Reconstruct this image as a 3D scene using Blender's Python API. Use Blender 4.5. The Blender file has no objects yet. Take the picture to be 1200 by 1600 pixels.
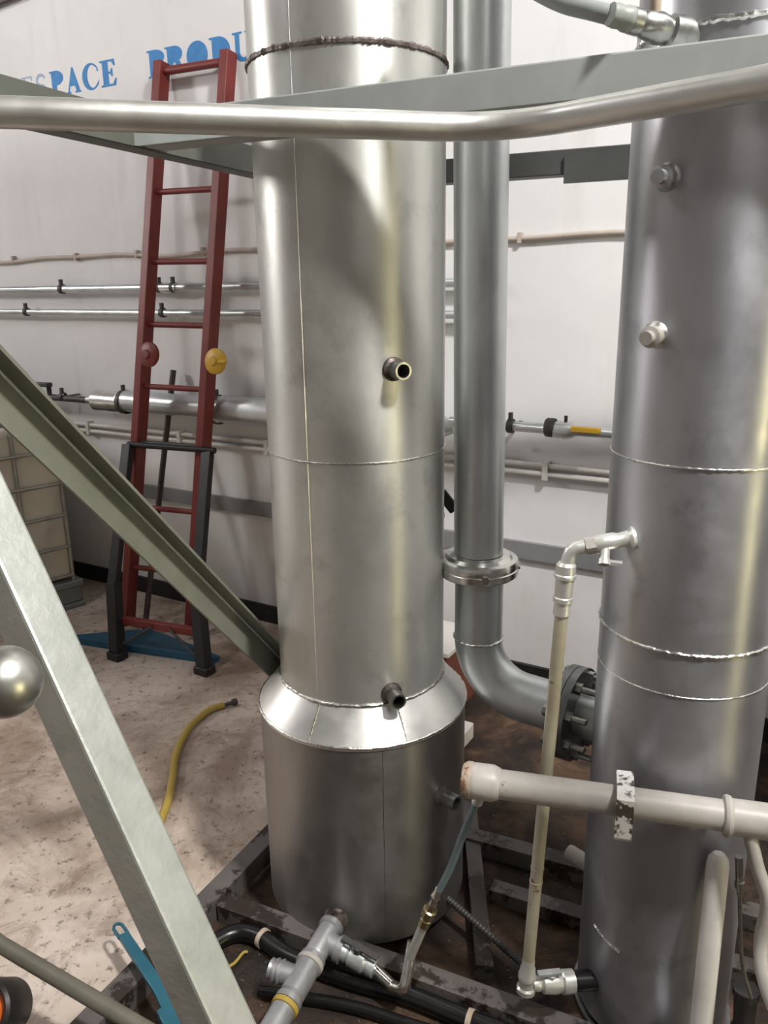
import bpy, bmesh, math, random
from mathutils import Vector as V, Matrix
from mathutils.geometry import tessellate_polygon
random.seed(7)
PI = math.pi
sc = bpy.context.scene
col = sc.collection

# ------------------------------------------------------------------ camera
H = 1.55
PITCH, ROLL, FPX = math.radians(16.0), math.radians(0.9), 1250.0
fw = V((0, math.cos(PITCH), -math.sin(PITCH)))
u0 = V((0, math.sin(PITCH), math.cos(PITCH)))
rt = V((1, 0, 0)) * math.cos(ROLL) - u0 * math.sin(ROLL)
up = u0 * math.cos(ROLL) + V((1, 0, 0)) * math.sin(ROLL)
cam_d = bpy.data.cameras.new('camera')
cam = bpy.data.objects.new('camera', cam_d)
col.objects.link(cam)
cam.matrix_world = Matrix(((rt.x, up.x, -fw.x, 0), (rt.y, up.y, -fw.y, 0), (rt.z, up.z, -fw.z, H), (0, 0, 0, 1)))
cam_d.sensor_fit = 'VERTICAL'
cam_d.sensor_height = 36.0
cam_d.lens = 36.0 * FPX / 1600.0
cam_d.clip_start = 0.02
sc.camera = cam

# ------------------------------------------------------------------ world, lights, exposure
world = bpy.data.worlds.new('world')
sc.world = world
world.use_nodes = True
world.node_tree.nodes['Background'].inputs[0].default_value = (0.75, 0.85, 1.0, 1)
world.node_tree.nodes['Background'].inputs[1].default_value = 0.25
sc.view_settings.view_transform = 'Standard'
sc.view_settings.look = 'None'
sc.view_settings.gamma = 1.0
sc.view_settings.use_curve_mapping = False
sc.view_settings.exposure = 0.0

# room frame: s runs along the back wall (right positive), off = metres in front of that wall
WA = math.radians(-30.2)
wd = V((math.cos(WA), math.sin(WA), 0))
wn = V((-math.sin(WA), math.cos(WA), 0))
O = wn * 2.782
S0, S1, OFF1, CEIL = -6.0, 3.4, 7.5, 4.6
def room(s, off, z):
    return O + wd * s - wn * off + V((0, 0, z))

def area_light(name, loc, target, sx, sy, power, colour):
    d = bpy.data.lights.new(name, 'AREA')
    d.shape = 'RECTANGLE'; d.size = sx; d.size_y = sy
    d.energy = power; d.color = colour
    o = bpy.data.objects.new(name, d)
    col.objects.link(o)
    o.location = loc
    o.rotation_euler = (V(target) - V(loc)).to_track_quat('-Z', 'Y').to_euler()
    return o
area_light('ceiling_lamp_near', (1.5, -0.2, 4.35), (0.1, 1.6, 1.2), 0.30, 0.30, 210, (1.0, 0.985, 0.94))
area_light('fill_light_left', (-2.6, 1.6, 4.4), (-2.4, 2.2, 0), 0.25, 1.2, 26, (0.98, 0.98, 1.0))  # added fill to brighten the left wall, no lamp known there
area_light('fill_light_back', (1.0, -2.2, 4.4), (1.0, -1.6, 0), 0.25, 1.2, 22, (1.0, 0.98, 0.95))  # added ambient fill behind the camera, no lamp known there
WINDOW_E, DOOR_E = 98.0, 13.0

# ------------------------------------------------------------------ materials
def new_mat(name):
    m = bpy.data.materials.new(name)
    m.use_nodes = True
    nt = m.node_tree
    b = nt.nodes['Principled BSDF']
    return m, nt, b
def node(nt, kind, **kw):
    n = nt.nodes.new(kind)
    for k, v in kw.items():
        if k in n.inputs: n.inputs[k].default_value = v
        else: setattr(n, k, v)
    return n
def ramp(nt, fac, stops):
    r = nt.nodes.new('ShaderNodeValToRGB')
    e = r.color_ramp.elements
    while len(e) < len(stops): e.new(0.5)
    for i, (p, c) in enumerate(stops):
        e[i].position = p
        e[i].color = (c, c, c, 1) if isinstance(c, (int, float)) else (*c, 1)
    nt.links.new(fac, r.inputs[0])
    return r.outputs[0]
def coords(nt, scale=(1, 1, 1), kind='Object'):
    tc = nt.nodes.new('ShaderNodeTexCoord')
    mp = nt.nodes.new('ShaderNodeMapping')
    mp.inputs['Scale'].default_value = scale
    nt.links.new(tc.outputs[kind], mp.inputs[0])
    return mp.outputs[0]
def noise(nt, vec, scale, detail=4, rough=0.55, dist=0.0):
    n = node(nt, 'ShaderNodeTexNoise')
    n.inputs['Scale'].default_value = scale
    n.inputs['Detail'].default_value = detail
    n.inputs['Roughness'].default_value = rough
    n.inputs['Distortion'].default_value = dist
    nt.links.new(vec, n.inputs['Vector'])
    return n.outputs['Fac']
def mix(nt, fac, a, b, mode='MIX'):
    m = nt.nodes.new('ShaderNodeMix')
    m.data_type = 'RGBA'; m.blend_type = mode
    for s, v in ((m.inputs[0], fac), (m.inputs[6], a), (m.inputs[7], b)):
        if isinstance(v, (int, float)): s.default_value = v
        elif isinstance(v, tuple): s.default_value = (*v, 1)
        else: nt.links.new(v, s)
    return m.outputs[2]
def math_n(nt, op, a, b=0.0, clamp=False):
    m = nt.nodes.new('ShaderNodeMath'); m.operation = op; m.use_clamp = clamp
    for s, v in ((m.inputs[0], a), (m.inputs[1], b)):
        if isinstance(v, (int, float)): s.default_value = v
        else: nt.links.new(v, s)
    return m.outputs[0]
def bump(nt, b, h, strength, dist=0.002):
    n = nt.nodes.new('ShaderNodeBump')
    n.inputs['Strength'].default_value = strength
    n.inputs['Distance'].default_value = dist
    nt.links.new(h, n.inputs['Height'])
    nt.links.new(n.outputs[0], b.inputs['Normal'])

def metal(name, c1, c2, r1, r2, scale=6, stretch=(1, 1, 1), bstr=0.05, bscale=80, metallic=1.0, spots=None, aniso=0.0):
    m, nt, b = new_mat(name)
    if aniso:
        tg = nt.nodes.new('ShaderNodeTangent'); tg.direction_type = 'RADIAL'; tg.axis = 'Z'
        nt.links.new(tg.outputs[0], b.inputs['Tangent'])
        b.inputs['Anisotropic'].default_value = aniso
        b.inputs['Anisotropic Rotation'].default_value = 0.25
    v = coords(nt, stretch)
    n1 = noise(nt, v, scale, 6, 0.6, 0.4)
    n2 = noise(nt, coords(nt), scale * 2.3, 5, 0.65)
    c = ramp(nt, n1, [(0.32, c1), (0.68, c2)])
    if spots:
        sp = ramp(nt, noise(nt, coords(nt), spots[1], 8, 0.7), [(spots[2], 0.0), (spots[2] + (0.14 if aniso else 0.06), 0.55 if aniso else 1.0)])
        c = mix(nt, sp, c, spots[0])
    nt.links.new(c, b.inputs['Base Color'])
    b.inputs['Metallic'].default_value = metallic
    nt.links.new(ramp(nt, n2, [(0.3, r1), (0.7, r2)]), b.inputs['Roughness'])
    if bstr: bump(nt, b, noise(nt, v, bscale, 3), bstr)
    return m
def paint(name, c1, c2, rough=0.5, scale=8, wear=None, bstr=0.1, spec=0.5):
    m, nt, b = new_mat(name)
    v = coords(nt)
    c = ramp(nt, noise(nt, v, scale, 6, 0.6), [(0.3, c1), (0.7, c2)])
    if wear:                                    # (colour, scale, threshold)
        w = ramp(nt, noise(nt, v, wear[1], 8, 0.7), [(wear[2], 0.0), (wear[2] + 0.04, 1.0)])
        c = mix(nt, w, c, wear[0])
    nt.links.new(c, b.inputs['Base Color'])
    b.inputs['Roughness'].default_value = rough
    b.inputs['Specular IOR Level'].default_value = spec
    if bstr: bump(nt, b, noise(nt, v, scale * 8, 4), bstr)
    return m
def emit(name, colour, strength):
    m, nt, b = new_mat(name)
    b.inputs['Base Color'].default_value = (*colour, 1)
    b.inputs['Emission Color'].default_value = (*colour, 1)
    b.inputs['Emission Strength'].default_value = strength
    return m

M = {}
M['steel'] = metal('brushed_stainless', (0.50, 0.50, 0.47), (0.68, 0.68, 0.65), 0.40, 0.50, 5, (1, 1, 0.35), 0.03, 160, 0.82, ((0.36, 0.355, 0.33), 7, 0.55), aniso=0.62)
M['steel_low'] = metal('stainless_lower_dimmed', (0.29, 0.275, 0.265), (0.40, 0.385, 0.37), 0.36, 0.48, 5, (1, 1, 0.3), 0.03, 160, aniso=0.62)  # same steel, dirtier, with the dark floor's reflection put into the colour
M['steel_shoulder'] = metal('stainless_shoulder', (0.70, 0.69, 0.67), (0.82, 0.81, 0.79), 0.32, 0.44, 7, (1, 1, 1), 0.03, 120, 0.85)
M['silver'] = metal('silver_painted_steel', (0.36, 0.36, 0.385), (0.50, 0.50, 0.525), 0.36, 0.48, 5, (1, 1, 0.35), 0.05, 60, 0.9, ((0.25, 0.245, 0.255), 8, 0.56), aniso=0.62)
M['galv'] = metal('galvanised_pipe', (0.54, 0.57, 0.575), (0.72, 0.745, 0.745), 0.34, 0.48, 9, (1, 1, 0.4), 0.04, 60, 0.78, aniso=0.5)
M['weld'] = metal('bright_weld', (0.55, 0.54, 0.52), (0.8, 0.79, 0.76), 0.22, 0.4, 40, (1, 1, 1), 0.5, 150)
M['weld_dark'] = metal('burnt_weld', (0.05, 0.035, 0.03), (0.33, 0.28, 0.27), 0.35, 0.6, 30, (1, 1, 1), 0.7, 120, 0.8)
M['tube'] = metal('polished_tube', (0.64, 0.63, 0.60), (0.78, 0.77, 0.74), 0.32, 0.44, 9, (1, 1, 1), 0.03, 90, 0.85)
M['chrome'] = metal('bright_fitting', (0.6, 0.6, 0.57), (0.8, 0.8, 0.77), 0.15, 0.3, 20, (1, 1, 1), 0.1, 90)
M['bright_paint'] = metal('bright_silver_paint', (0.58, 0.58, 0.55), (0.74, 0.74, 0.71), 0.3, 0.48, 20, (1, 1, 1), 0.2, 90, 0.6, ((0.2, 0.18, 0.14), 30, 0.64))
M['ball'] = metal('satin_ball', (0.46, 0.46, 0.43), (0.56, 0.56, 0.53), 0.34, 0.42, 14, (1, 1, 1), 0.02, 90)
M['dull_silver'] = metal('dull_silver_paint', (0.30, 0.30, 0.31), (0.42, 0.42, 0.43), 0.4, 0.55, 14, (1, 1, 1), 0.15, 90, 0.65)
M['frame'] = paint('grey_frame_paint', (0.27, 0.285, 0.285), (0.36, 0.375, 0.37), 0.5, 6, ((0.12, 0.11, 0.1), 14, 0.70))
M['frame_dark'] = paint('dark_frame_paint', (0.050, 0.052, 0.052), (0.075, 0.077, 0.076), 0.5, 6)
M['frame_light'] = paint('galvanised_channel', (0.44, 0.49, 0.49), (0.55, 0.60, 0.60), 0.45, 7, ((0.12, 0.11, 0.09), 16, 0.72))
M['frame_olive'] = paint('shaded_olive_frame_paint', (0.085, 0.09, 0.075), (0.125, 0.132, 0.115), 0.5, 9, ((0.05, 0.045, 0.035), 14, 0.68))  # olive paint darkened to carry the shade on the backlit beam end
M['brace'] = paint('olive_brace_paint', (0.15, 0.155, 0.12), (0.205, 0.21, 0.17), 0.5, 9, ((0.07, 0.06, 0.045), 14, 0.68))
M['strut'] = metal('aluminium_paint', (0.44, 0.46, 0.43), (0.56, 0.58, 0.55), 0.45, 0.6, 12, (1, 1, 1), 0.35, 90, 0.75, ((0.25, 0.25, 0.23), 9, 0.66))
M['white_pipe'] = paint('white_pipe_paint', (0.33, 0.305, 0.28), (0.47, 0.44, 0.41), 0.42, 10, ((0.17, 0.10, 0.06), 26, 0.66))
M['white_chipped'] = paint('chipped_white_paint', (0.64, 0.62, 0.61), (0.74, 0.72, 0.71), 0.4, 12, ((0.07, 0.055, 0.045), 30, 0.50))
M['cap_rust'] = paint('rusty_cap', (0.34, 0.25, 0.18), (0.52, 0.43, 0.35), 0.6, 18, ((0.2, 0.1, 0.05), 25, 0.55))
M['red'] = paint('red_ladder_paint', (0.145, 0.02, 0.017), (0.20, 0.03, 0.024), 0.45, 8, ((0.07, 0.02, 0.018), 22, 0.68))
M['black'] = paint('black_paint', (0.006, 0.006, 0.007), (0.013, 0.0125, 0.013), 0.45, 8)
M['black_hose'] = paint('black_rubber', (0.004, 0.004, 0.0045), (0.008, 0.0075, 0.0075), 0.3, 8)
M['dark_steel'] = paint('dark_iron', (0.035, 0.033, 0.032), (0.065, 0.06, 0.056), 0.5, 12)
M['bolt'] = metal('dull_bolt', (0.30, 0.30, 0.29), (0.48, 0.48, 0.46), 0.3, 0.45, 30)
M['flange_dark'] = metal('dark_flange', (0.14, 0.145, 0.15), (0.30, 0.31, 0.31), 0.35, 0.5, 14)
M['yellow'] = paint('yellow_plastic', (0.52, 0.30, 0.02), (0.62, 0.37, 0.035), 0.45, 8)
M['hose_yellow'] = paint('yellow_hose', (0.36, 0.25, 0.05), (0.46, 0.33, 0.07), 0.5, 6)
M['blue'] = paint('blue_sheet_paint', (0.012, 0.07, 0.13), (0.025, 0.11, 0.185), 0.45, 8)
M['teal'] = paint('teal_tool_paint', (0.010, 0.085, 0.135), (0.018, 0.125, 0.175), 0.35, 10)
M['letter'] = paint('blue_stencil_paint', (0.035, 0.19, 0.48), (0.06, 0.26, 0.56), 0.7, 25, None, 0.0)
M['letter_faint'] = paint('faint_stencil_paint', (0.30, 0.40, 0.55), (0.42, 0.48, 0.58), 0.7, 25, None, 0.0)
M['tank_plastic'] = paint('cream_plastic', (0.50, 0.45, 0.37), (0.58, 0.53, 0.45), 0.5, 4)
M['cage'] = metal('cage_tube', (0.30, 0.29, 0.26), (0.42, 0.41, 0.37), 0.4, 0.55, 12, metallic=0.7)
M['pallet'] = paint('grey_pallet', (0.17, 0.18, 0.175), (0.24, 0.25, 0.24), 0.6, 8)
M['conduit'] = paint('white_conduit', (0.60, 0.57, 0.54), (0.70, 0.67, 0.64), 0.5, 9, ((0.30, 0.22, 0.17), 15, 0.66))
M['cable'] = paint('beige_cable', (0.45, 0.38, 0.33), (0.55, 0.48, 0.42), 0.6, 9)
M['rail_grey'] = paint('grey_strip', (0.20, 0.20, 0.205), (0.26, 0.26, 0.265), 0.55, 9)
M['base_black'] = paint('black_skirting', (0.010, 0.010, 0.011), (0.02, 0.019, 0.019), 0.55, 10)
M['carton'] = paint('brown_carton', (0.12, 0.035, 0.02), (0.17, 0.055, 0.035), 0.7, 6)
M['paper'] = paint('white_print', (0.6, 0.56, 0.53), (0.72, 0.68, 0.66), 0.7, 18, ((0.2, 0.06, 0.04), 40, 0.6))
M['tube_amber'] = paint('stained_sight_tube', (0.36, 0.32, 0.225), (0.52, 0.48, 0.38), 0.3, 9, ((0.13, 0.085, 0.045), 16, 0.60))
M['hose_teal'] = paint('blue_grey_hose', (0.10, 0.14, 0.155), (0.16, 0.205, 0.22), 0.35, 8)
M['hose_grey'] = paint('grey_green_hose', (0.23, 0.25, 0.235), (0.33, 0.345, 0.33), 0.35, 8)
M['brass'] = metal('dirty_brass', (0.30, 0.24, 0.13), (0.45, 0.38, 0.24), 0.25, 0.45, 25)
M['rod_olive'] = paint('dull_olive_pipe', (0.10, 0.092, 0.07), (0.15, 0.14, 0.11), 0.5, 8)
M['orange'] = paint('orange_plastic', (0.60, 0.10, 0.01), (0.75, 0.16, 0.02), 0.35, 8)
M['brown_pole'] = paint('dark_brown_pole', (0.045, 0.03, 0.027), (0.075, 0.05, 0.045), 0.55, 8)
M['skid'] = paint('grey_brown_skid', (0.08, 0.068, 0.066), (0.135, 0.118, 0.112), 0.5, 9, ((0.022, 0.014, 0.010), 7, 0.52))
M['bore'] = paint('dark_bore', (0.008, 0.007, 0.006), (0.012, 0.01, 0.009), 0.7, 8)
M['pane'] = emit('daylight_pane', (1.0, 0.955, 0.935), WINDOW_E)
M['door_light'] = emit('yellow_door_curtain', (1.0, 0.90, 0.50), DOOR_E)

def floor_material():
    m, nt, b = new_mat('pitted_concrete')
    geo = nt.nodes.new('ShaderNodeNewGeometry')
    pos = geo.outputs['Position']
    def sn(scale, det=6, r=0.6, d=0.0): return noise(nt, pos, scale, det, r, d)
    base = ramp(nt, sn(2.2, 8, 0.62, 0.3), [(0.30, (0.36, 0.27, 0.205)), (0.50, (0.55, 0.455, 0.385)), (0.72, (0.69, 0.605, 0.54))])
    stain = ramp(nt, sn(1.3, 8, 0.68, 0.8), [(0.46, 0.0), (0.64, 0.8)])
    base = mix(nt, stain, base, (0.20, 0.135, 0.095))
    blot = ramp(nt, sn(7.0, 8, 0.7, 1.0), [(0.52, 0.0), (0.66, 0.6)])
    base = mix(nt, blot, base, (0.19, 0.125, 0.085))
    pits = ramp(nt, sn(34, 4, 0.7), [(0.575, 0.0), (0.66, 1.0)])
    base = mix(nt, math_n(nt, 'MULTIPLY', pits, 0.75), base, (0.11, 0.075, 0.055))
    # oily earth under and behind the skid, right of its side member; deep shade is coloured in too
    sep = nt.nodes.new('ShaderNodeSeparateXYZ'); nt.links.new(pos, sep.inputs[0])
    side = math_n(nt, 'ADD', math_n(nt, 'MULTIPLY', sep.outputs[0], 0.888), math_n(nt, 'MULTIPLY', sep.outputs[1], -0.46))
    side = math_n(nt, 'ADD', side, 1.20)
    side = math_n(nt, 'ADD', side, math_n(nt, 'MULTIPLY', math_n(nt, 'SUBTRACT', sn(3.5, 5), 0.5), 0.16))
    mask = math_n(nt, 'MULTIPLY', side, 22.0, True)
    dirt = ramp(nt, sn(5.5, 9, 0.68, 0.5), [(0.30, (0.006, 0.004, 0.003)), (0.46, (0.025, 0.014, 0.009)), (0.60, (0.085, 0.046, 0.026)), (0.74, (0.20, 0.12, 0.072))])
    oil_shade = ramp(nt, sn(2.6, 6, 0.6, 0.6), [(0.50, 0.0), (0.62, 0.9)])
    dirt = mix(nt, oil_shade, dirt, (0.008, 0.006, 0.005))
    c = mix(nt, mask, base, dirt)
    nt.links.new(c, b.inputs['Base Color'])
    r_d = ramp(nt, oil_shade, [(0.0, 0.8), (0.9, 0.5)])
    nt.links.new(mix(nt, mask, (0.72, 0.72, 0.72), r_d), b.inputs['Roughness'])
    hgt = math_n(nt, 'SUBTRACT', sn(16, 6, 0.7), math_n(nt, 'MULTIPLY', pits, 0.4))
    bump(nt, b, hgt, 0.55, 0.012)
    return m
def wall_material(name, tone=1.0):
    m, nt, b = new_mat(name)
    geo = nt.nodes.new('ShaderNodeNewGeometry')
    pos = geo.outputs['Position']
    c = ramp(nt, noise(nt, pos, 1.6, 7, 0.6, 0.3), [(0.3, (0.72 * tone, 0.705 * tone, 0.71 * tone)), (0.7, (0.82 * tone, 0.81 * tone, 0.82 * tone))])
    mp = nt.nodes.new('ShaderNodeMapping'); mp.inputs['Scale'].default_value = (1, 1, 0.18)
    nt.links.new(pos, mp.inputs[0])
    st = ramp(nt, noise(nt, mp.outputs[0], 5.0, 7, 0.68), [(0.56, 0.0), (0.78, 0.32)])
    c = mix(nt, st, c, (0.46 * tone, 0.40 * tone, 0.36 * tone))
    # grime splashed low on the wall
    sep = nt.nodes.new('ShaderNodeSeparateXYZ'); nt.links.new(pos, sep.inputs[0])
    low = math_n(nt, 'SUBTRACT', 0.62, sep.outputs[2])
    low = math_n(nt, 'ADD', low, math_n(nt, 'MULTIPLY', math_n(nt, 'SUBTRACT', noise(nt, pos, 3.0, 6, 0.65), 0.5), 1.7))
    low = math_n(nt, 'MULTIPLY', low, 0.36, True)
    c = mix(nt, low, c, (0.50 * tone, 0.42 * tone, 0.36 * tone))
    nt.links.new(c, b.inputs['Base Color'])
    b.inputs['Roughness'].default_value = 0.75
    bump(nt, b, noise(nt, pos, 9, 5), 0.15, 0.01)
    return m
M['floor'] = floor_material()
M['wall'] = wall_material('white_wall')
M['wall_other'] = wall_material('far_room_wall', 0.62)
M['ceiling'] = paint('ceiling_sheet', (0.20, 0.20, 0.20), (0.27, 0.27, 0.27), 0.8, 2)

# ------------------------------------------------------------------ geometry helpers
ORIGIN = {}
def frame_of(d, hint=None):
    d = d.normalized()
    h = V(hint) if hint is not None else (V((0, 0, 1)) if abs(d.z) < 0.9 else V((1, 0, 0)))
    x = h.cross(d)
    if x.length < 1e-6: x = V((1, 0, 0)).cross(d)
    x.normalize()
    y = d.cross(x).normalized()
    return x, y
def add_box(bm, c, size, ax=None):
    c = V(c); sx, sy, sz = (s / 2 for s in size)
    X, Y, Z = ax if ax else (V((1, 0, 0)), V((0, 1, 0)), V((0, 0, 1)))
    v = [bm.verts.new(c + X * (sx * i) + Y * (sy * j) + Z * (sz * k)) for k in (-1, 1) for j in (-1, 1) for i in (-1, 1)]
    for q in ((0, 2, 3, 1), (4, 5, 7, 6), (0, 1, 5, 4), (2, 6, 7, 3), (0, 4, 6, 2), (1, 3, 7, 5)):
        bm.faces.new([v[i] for i in q])
def add_beam(bm, p0, p1, w, h, hint=(0, 0, 1)):
    p0, p1 = V(p0), V(p1)
    d = (p1 - p0).normalized()
    x, y = frame_of(d, hint)
    add_box(bm, (p0 + p1) / 2, (w, h, (p1 - p0).length), (x, y, d))
def add_tube(bm, pts, r, seg=16, cap=True, closed=False):
    pts = [V(p) for p in pts]
    n = len(pts)
    rs = r if isinstance(r, (list, tuple)) else [r] * n
    tang = []
    for i in range(n):
        a = pts[i - 1] if (i > 0 or closed) else pts[0]
        b = pts[(i + 1) % n] if (i < n - 1 or closed) else pts[-1]
        tang.append((b - a).normalized())
    x, y = frame_of(tang[0])
    rings = []
    for i in range(n):
        t = tang[i]
        x = (x - t * x.dot(t)).normalized()
        y = t.cross(x)
        rings.append([bm.verts.new(pts[i] + (x * math.cos(2 * PI * k / seg) + y * math.sin(2 * PI * k / seg)) * rs[i]) for k in range(seg)])
    for i in range(n if closed else n - 1):
        a, b = rings[i], rings[(i + 1) % n]
        for k in range(seg):
            bm.faces.new((a[k], a[(k + 1) % seg], b[(k + 1) % seg], b[k]))
    if cap and not closed:
        bm.faces.new(rings[0][::-1]); bm.faces.new(rings[-1])
def add_lathe(bm, prof, o=(0, 0, 0), d=(0, 0, 1), seg=32, closed=False, hint=None):
    """prof: list of (radius, distance along d); radius 0 closes to a point."""
    o, d = V(o), V(d).normalized()
    x, y = frame_of(d, hint)
    rings = []
    for r, z in prof:
        c = o + d * z
        if r < 1e-7: rings.append([bm.verts.new(c)])
        else: rings.append([bm.verts.new(c + (x * math.cos(2 * PI * k / seg) + y * math.sin(2 * PI * k / seg)) * r) for k in range(seg)])
    pairs = list(zip(rings, rings[1:])) + ([(rings[-1], rings[0])] if closed else [])
    for a, b in pairs:
        for k in range(seg):
            k2 = (k + 1) % seg
            if len(a) == 1 and len(b) == 1: continue
            if len(a) == 1: bm.faces.new((a[0], b[k2], b[k]))
            elif len(b) == 1: bm.faces.new((a[k], a[k2], b[0]))
            else: bm.faces.new((a[k], a[k2], b[k2], b[k]))
def add_cyl(bm, p0, p1, r0, r1=None, seg=20):
    p0, p1 = V(p0), V(p1)
    r1 = r0 if r1 is None else r1
    L = (p1 - p0).length
    add_lathe(bm, [(0, 0), (r0, 0), (r1, L), (0, L)], p0, p1 - p0, seg)
def add_pipe(bm, p0, p1, ro, ri, depth=None, seg=24):
    """open-ended pipe, bored at the p1 end"""
    p0, p1 = V(p0), V(p1)
    L = (p1 - p0).length
    dp = depth if depth else L
    add_lathe(bm, [(0, 0), (ro, 0), (ro, L), (ri, L), (ri, L - dp), (0, L - dp)], p0, p1 - p0, seg)
def add_prism(bm, poly, o, X, Y, t):
    o, X, Y = V(o), V(X), V(Y)
    N = X.cross(Y).normalized()
    lo = [bm.verts.new(o + X * a + Y * b) for a, b in poly]
    hi = [bm.verts.new(o + X * a + Y * b + N * t) for a, b in poly]
    n = len(poly)
    for i, j, k in tessellate_polygon([[V((a, b, 0)) for a, b in poly]]):
        bm.faces.new((hi[i], hi[j], hi[k])); bm.faces.new((lo[k], lo[j], lo[i]))
    for i in range(n): bm.faces.new((lo[i], lo[(i + 1) % n], hi[(i + 1) % n], hi[i]))
def round_path(pts, rad, n=8):
    pts = [V(p) for p in pts]
    out = [pts[0]]
    rads = rad if isinstance(rad, (list, tuple)) else [rad] * (len(pts) - 2)
    for i in range(1, len(pts) - 1):
        a, p, b = pts[i - 1], pts[i], pts[i + 1]
        d0, d1 = (a - p).normalized(), (b - p).normalized()
        ang = d0.angle(d1)
        cut = min(rads[i - 1] / math.tan(ang / 2), (a - p).length * 0.49, (b - p).length * 0.49)
        s, e = p + d0 * cut, p + d1 * cut
        for k in range(n + 1):
            t = k / n
            out.append(s * (1 - t) ** 2 + p * (2 * t * (1 - t)) + e * t * t)
    out.append(pts[-1])
    return out
def smooth_path(pts, n=6):
    pts = [V(p) for p in pts]
    out = []
    for i in range(len(pts) - 1):
        p0, p1, p2, p3 = pts[max(i - 1, 0)], pts[i], pts[i + 1], pts[min(i + 2, len(pts) - 1)]
        for k in range(n):
            t = k / n
            out.append(0.5 * ((2 * p1) + (p2 - p0) * t + (2 * p0 - 5 * p1 + 4 * p2 - p3) * t * t + (3 * p1 - p0 - 3 * p2 + p3) * t ** 3))
    out.append(pts[-1])
    return out

def obj(name, bm, mat, parent=None, smooth=38, label=None, cat=None, group=None, kind=None, loc=None, bevel=0.0):
    bmesh.ops.recalc_face_normals(bm, faces=bm.faces[:])
    me = bpy.data.meshes.new(name)
    if parent is not None: o0 = ORIGIN[parent.name]
    elif loc is not None: o0 = V(loc)
    else:
        xs = [v.co for v in bm.verts]
        o0 = V(((min(v.x for v in xs) + max(v.x for v in xs)) / 2, (min(v.y for v in xs) + max(v.y for v in xs)) / 2, min(v.z for v in xs)))
    bmesh.ops.translate(bm, verts=bm.verts[:], vec=-o0)
    bm.to_mesh(me); bm.free()
    me.materials.append(M[mat] if isinstance(mat, str) else mat)
    if smooth:
        me.shade_smooth()
        me.set_sharp_from_angle(angle=math.radians(smooth))
    o = bpy.data.objects.new(name, me)
    col.objects.link(o)
    if parent is not None: o.parent = parent
    else: o.location = o0
    ORIGIN[o.name] = o0
    if bevel:
        md = o.modifiers.new('bevel', 'BEVEL'); md.width = bevel; md.segments = 2; md.limit_method = 'ANGLE'
        md.harden_normals = False
    for k, v in (('label', label), ('category', cat), ('group', group), ('kind', kind)):
        if v: o[k] = v
    return o
def thing(name, label, cat, loc=(0, 0, 0), group=None):
    o = bpy.data.objects.new(name, None)
    o.empty_display_size = 0.05
    col.objects.link(o)
    o.location = loc
    ORIGIN[o.name] = V(loc)
    o['label'] = label; o['category'] = cat
    if group: o['group'] = group
    return o
def B(): return bmesh.new()
def mk(name, mat, parent, fn, *a, smooth=38, label=None, bevel=0.0, **kw):
    bm = B(); fn(bm, *a, **kw)
    return obj(name, bm, mat, parent, smooth, label, bevel=bevel)

# ------------------------------------------------------------------ setting
def quad_wall(name, a, b, z0, z1, mat, holes=(), thick=0.12, inward=None):
    """vertical wall from a to b (xy) with rectangular holes (u0,u1,z0,z1); built of boxes outside the room"""
    a, b = V(a), V(b)
    d = (b - a); L = d.length; d.normalize()
    n = -V(inward).normalized()
    bm = B()
    us = sorted({0, L, *[h[0] for h in holes], *[h[1] for h in holes]})
    for u_0, u_1 in zip(us, us[1:]):
        cuts = sorted([(h[2], h[3]) for h in holes if h[0] <= u_0 + 1e-6 and h[1] >= u_1 - 1e-6])
        z = z0
        spans = []
        for c0, c1 in cuts:
            if c0 > z: spans.append((z, c0))
            z = c1
        if z < z1: spans.append((z, z1))
        for s0, s1 in spans:
            add_box(bm, a + d * ((u_0 + u_1) / 2) + n * (thick / 2) + V((0, 0, (s0 + s1) / 2)), (u_1 - u_0, thick, s1 - s0), (d, n, V((0, 0, 1))))
    return obj(name, bm, mat, None, 0, kind='structure')
bm = B()
c = room((S0 + S1) / 2, OFF1 / 2, -0.05)
add_box(bm, c, (S1 - S0 + 0.4, OFF1 + 0.4, 0.1), (wd, wn, V((0, 0, 1))))
obj('floor', bm, 'floor', None, 0, kind='structure')
bm = B()
add_box(bm, room((S0 + S1) / 2, OFF1 / 2, CEIL + 0.06), (S1 - S0 + 0.4, OFF1 + 0.4, 0.12), (wd, wn, V((0, 0, 1))))
obj('ceiling', bm, 'ceiling', None, 0, kind='structure')
wall_back = quad_wall('wall_back', room(S0, 0, 0), room(S1, 0, 0), 0, CEIL, 'wall', (), 0.12, -wn)
WIN = (2.10, 2.80, 2.65, 3.35)       # window in the left wall: off range, z range
DOOR = (1.55, 2.15, 0.0, 1.35)    # doorway in the right wall
quad_wall('wall_left', room(S0, 0, 0), room(S0, OFF1, 0), 0, CEIL, 'wall_other', (WIN,), 0.12, wd)
quad_wall('wall_right', room(S1, 0, 0), room(S1, OFF1, 0), 0, CEIL, 'wall_other', (DOOR,), 0.12, -wd)
quad_wall('wall_front', room(S0, OFF1, 0), room(S1, OFF1, 0), 0, CEIL, 'wall_other', (), 0.12, wn)
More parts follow.
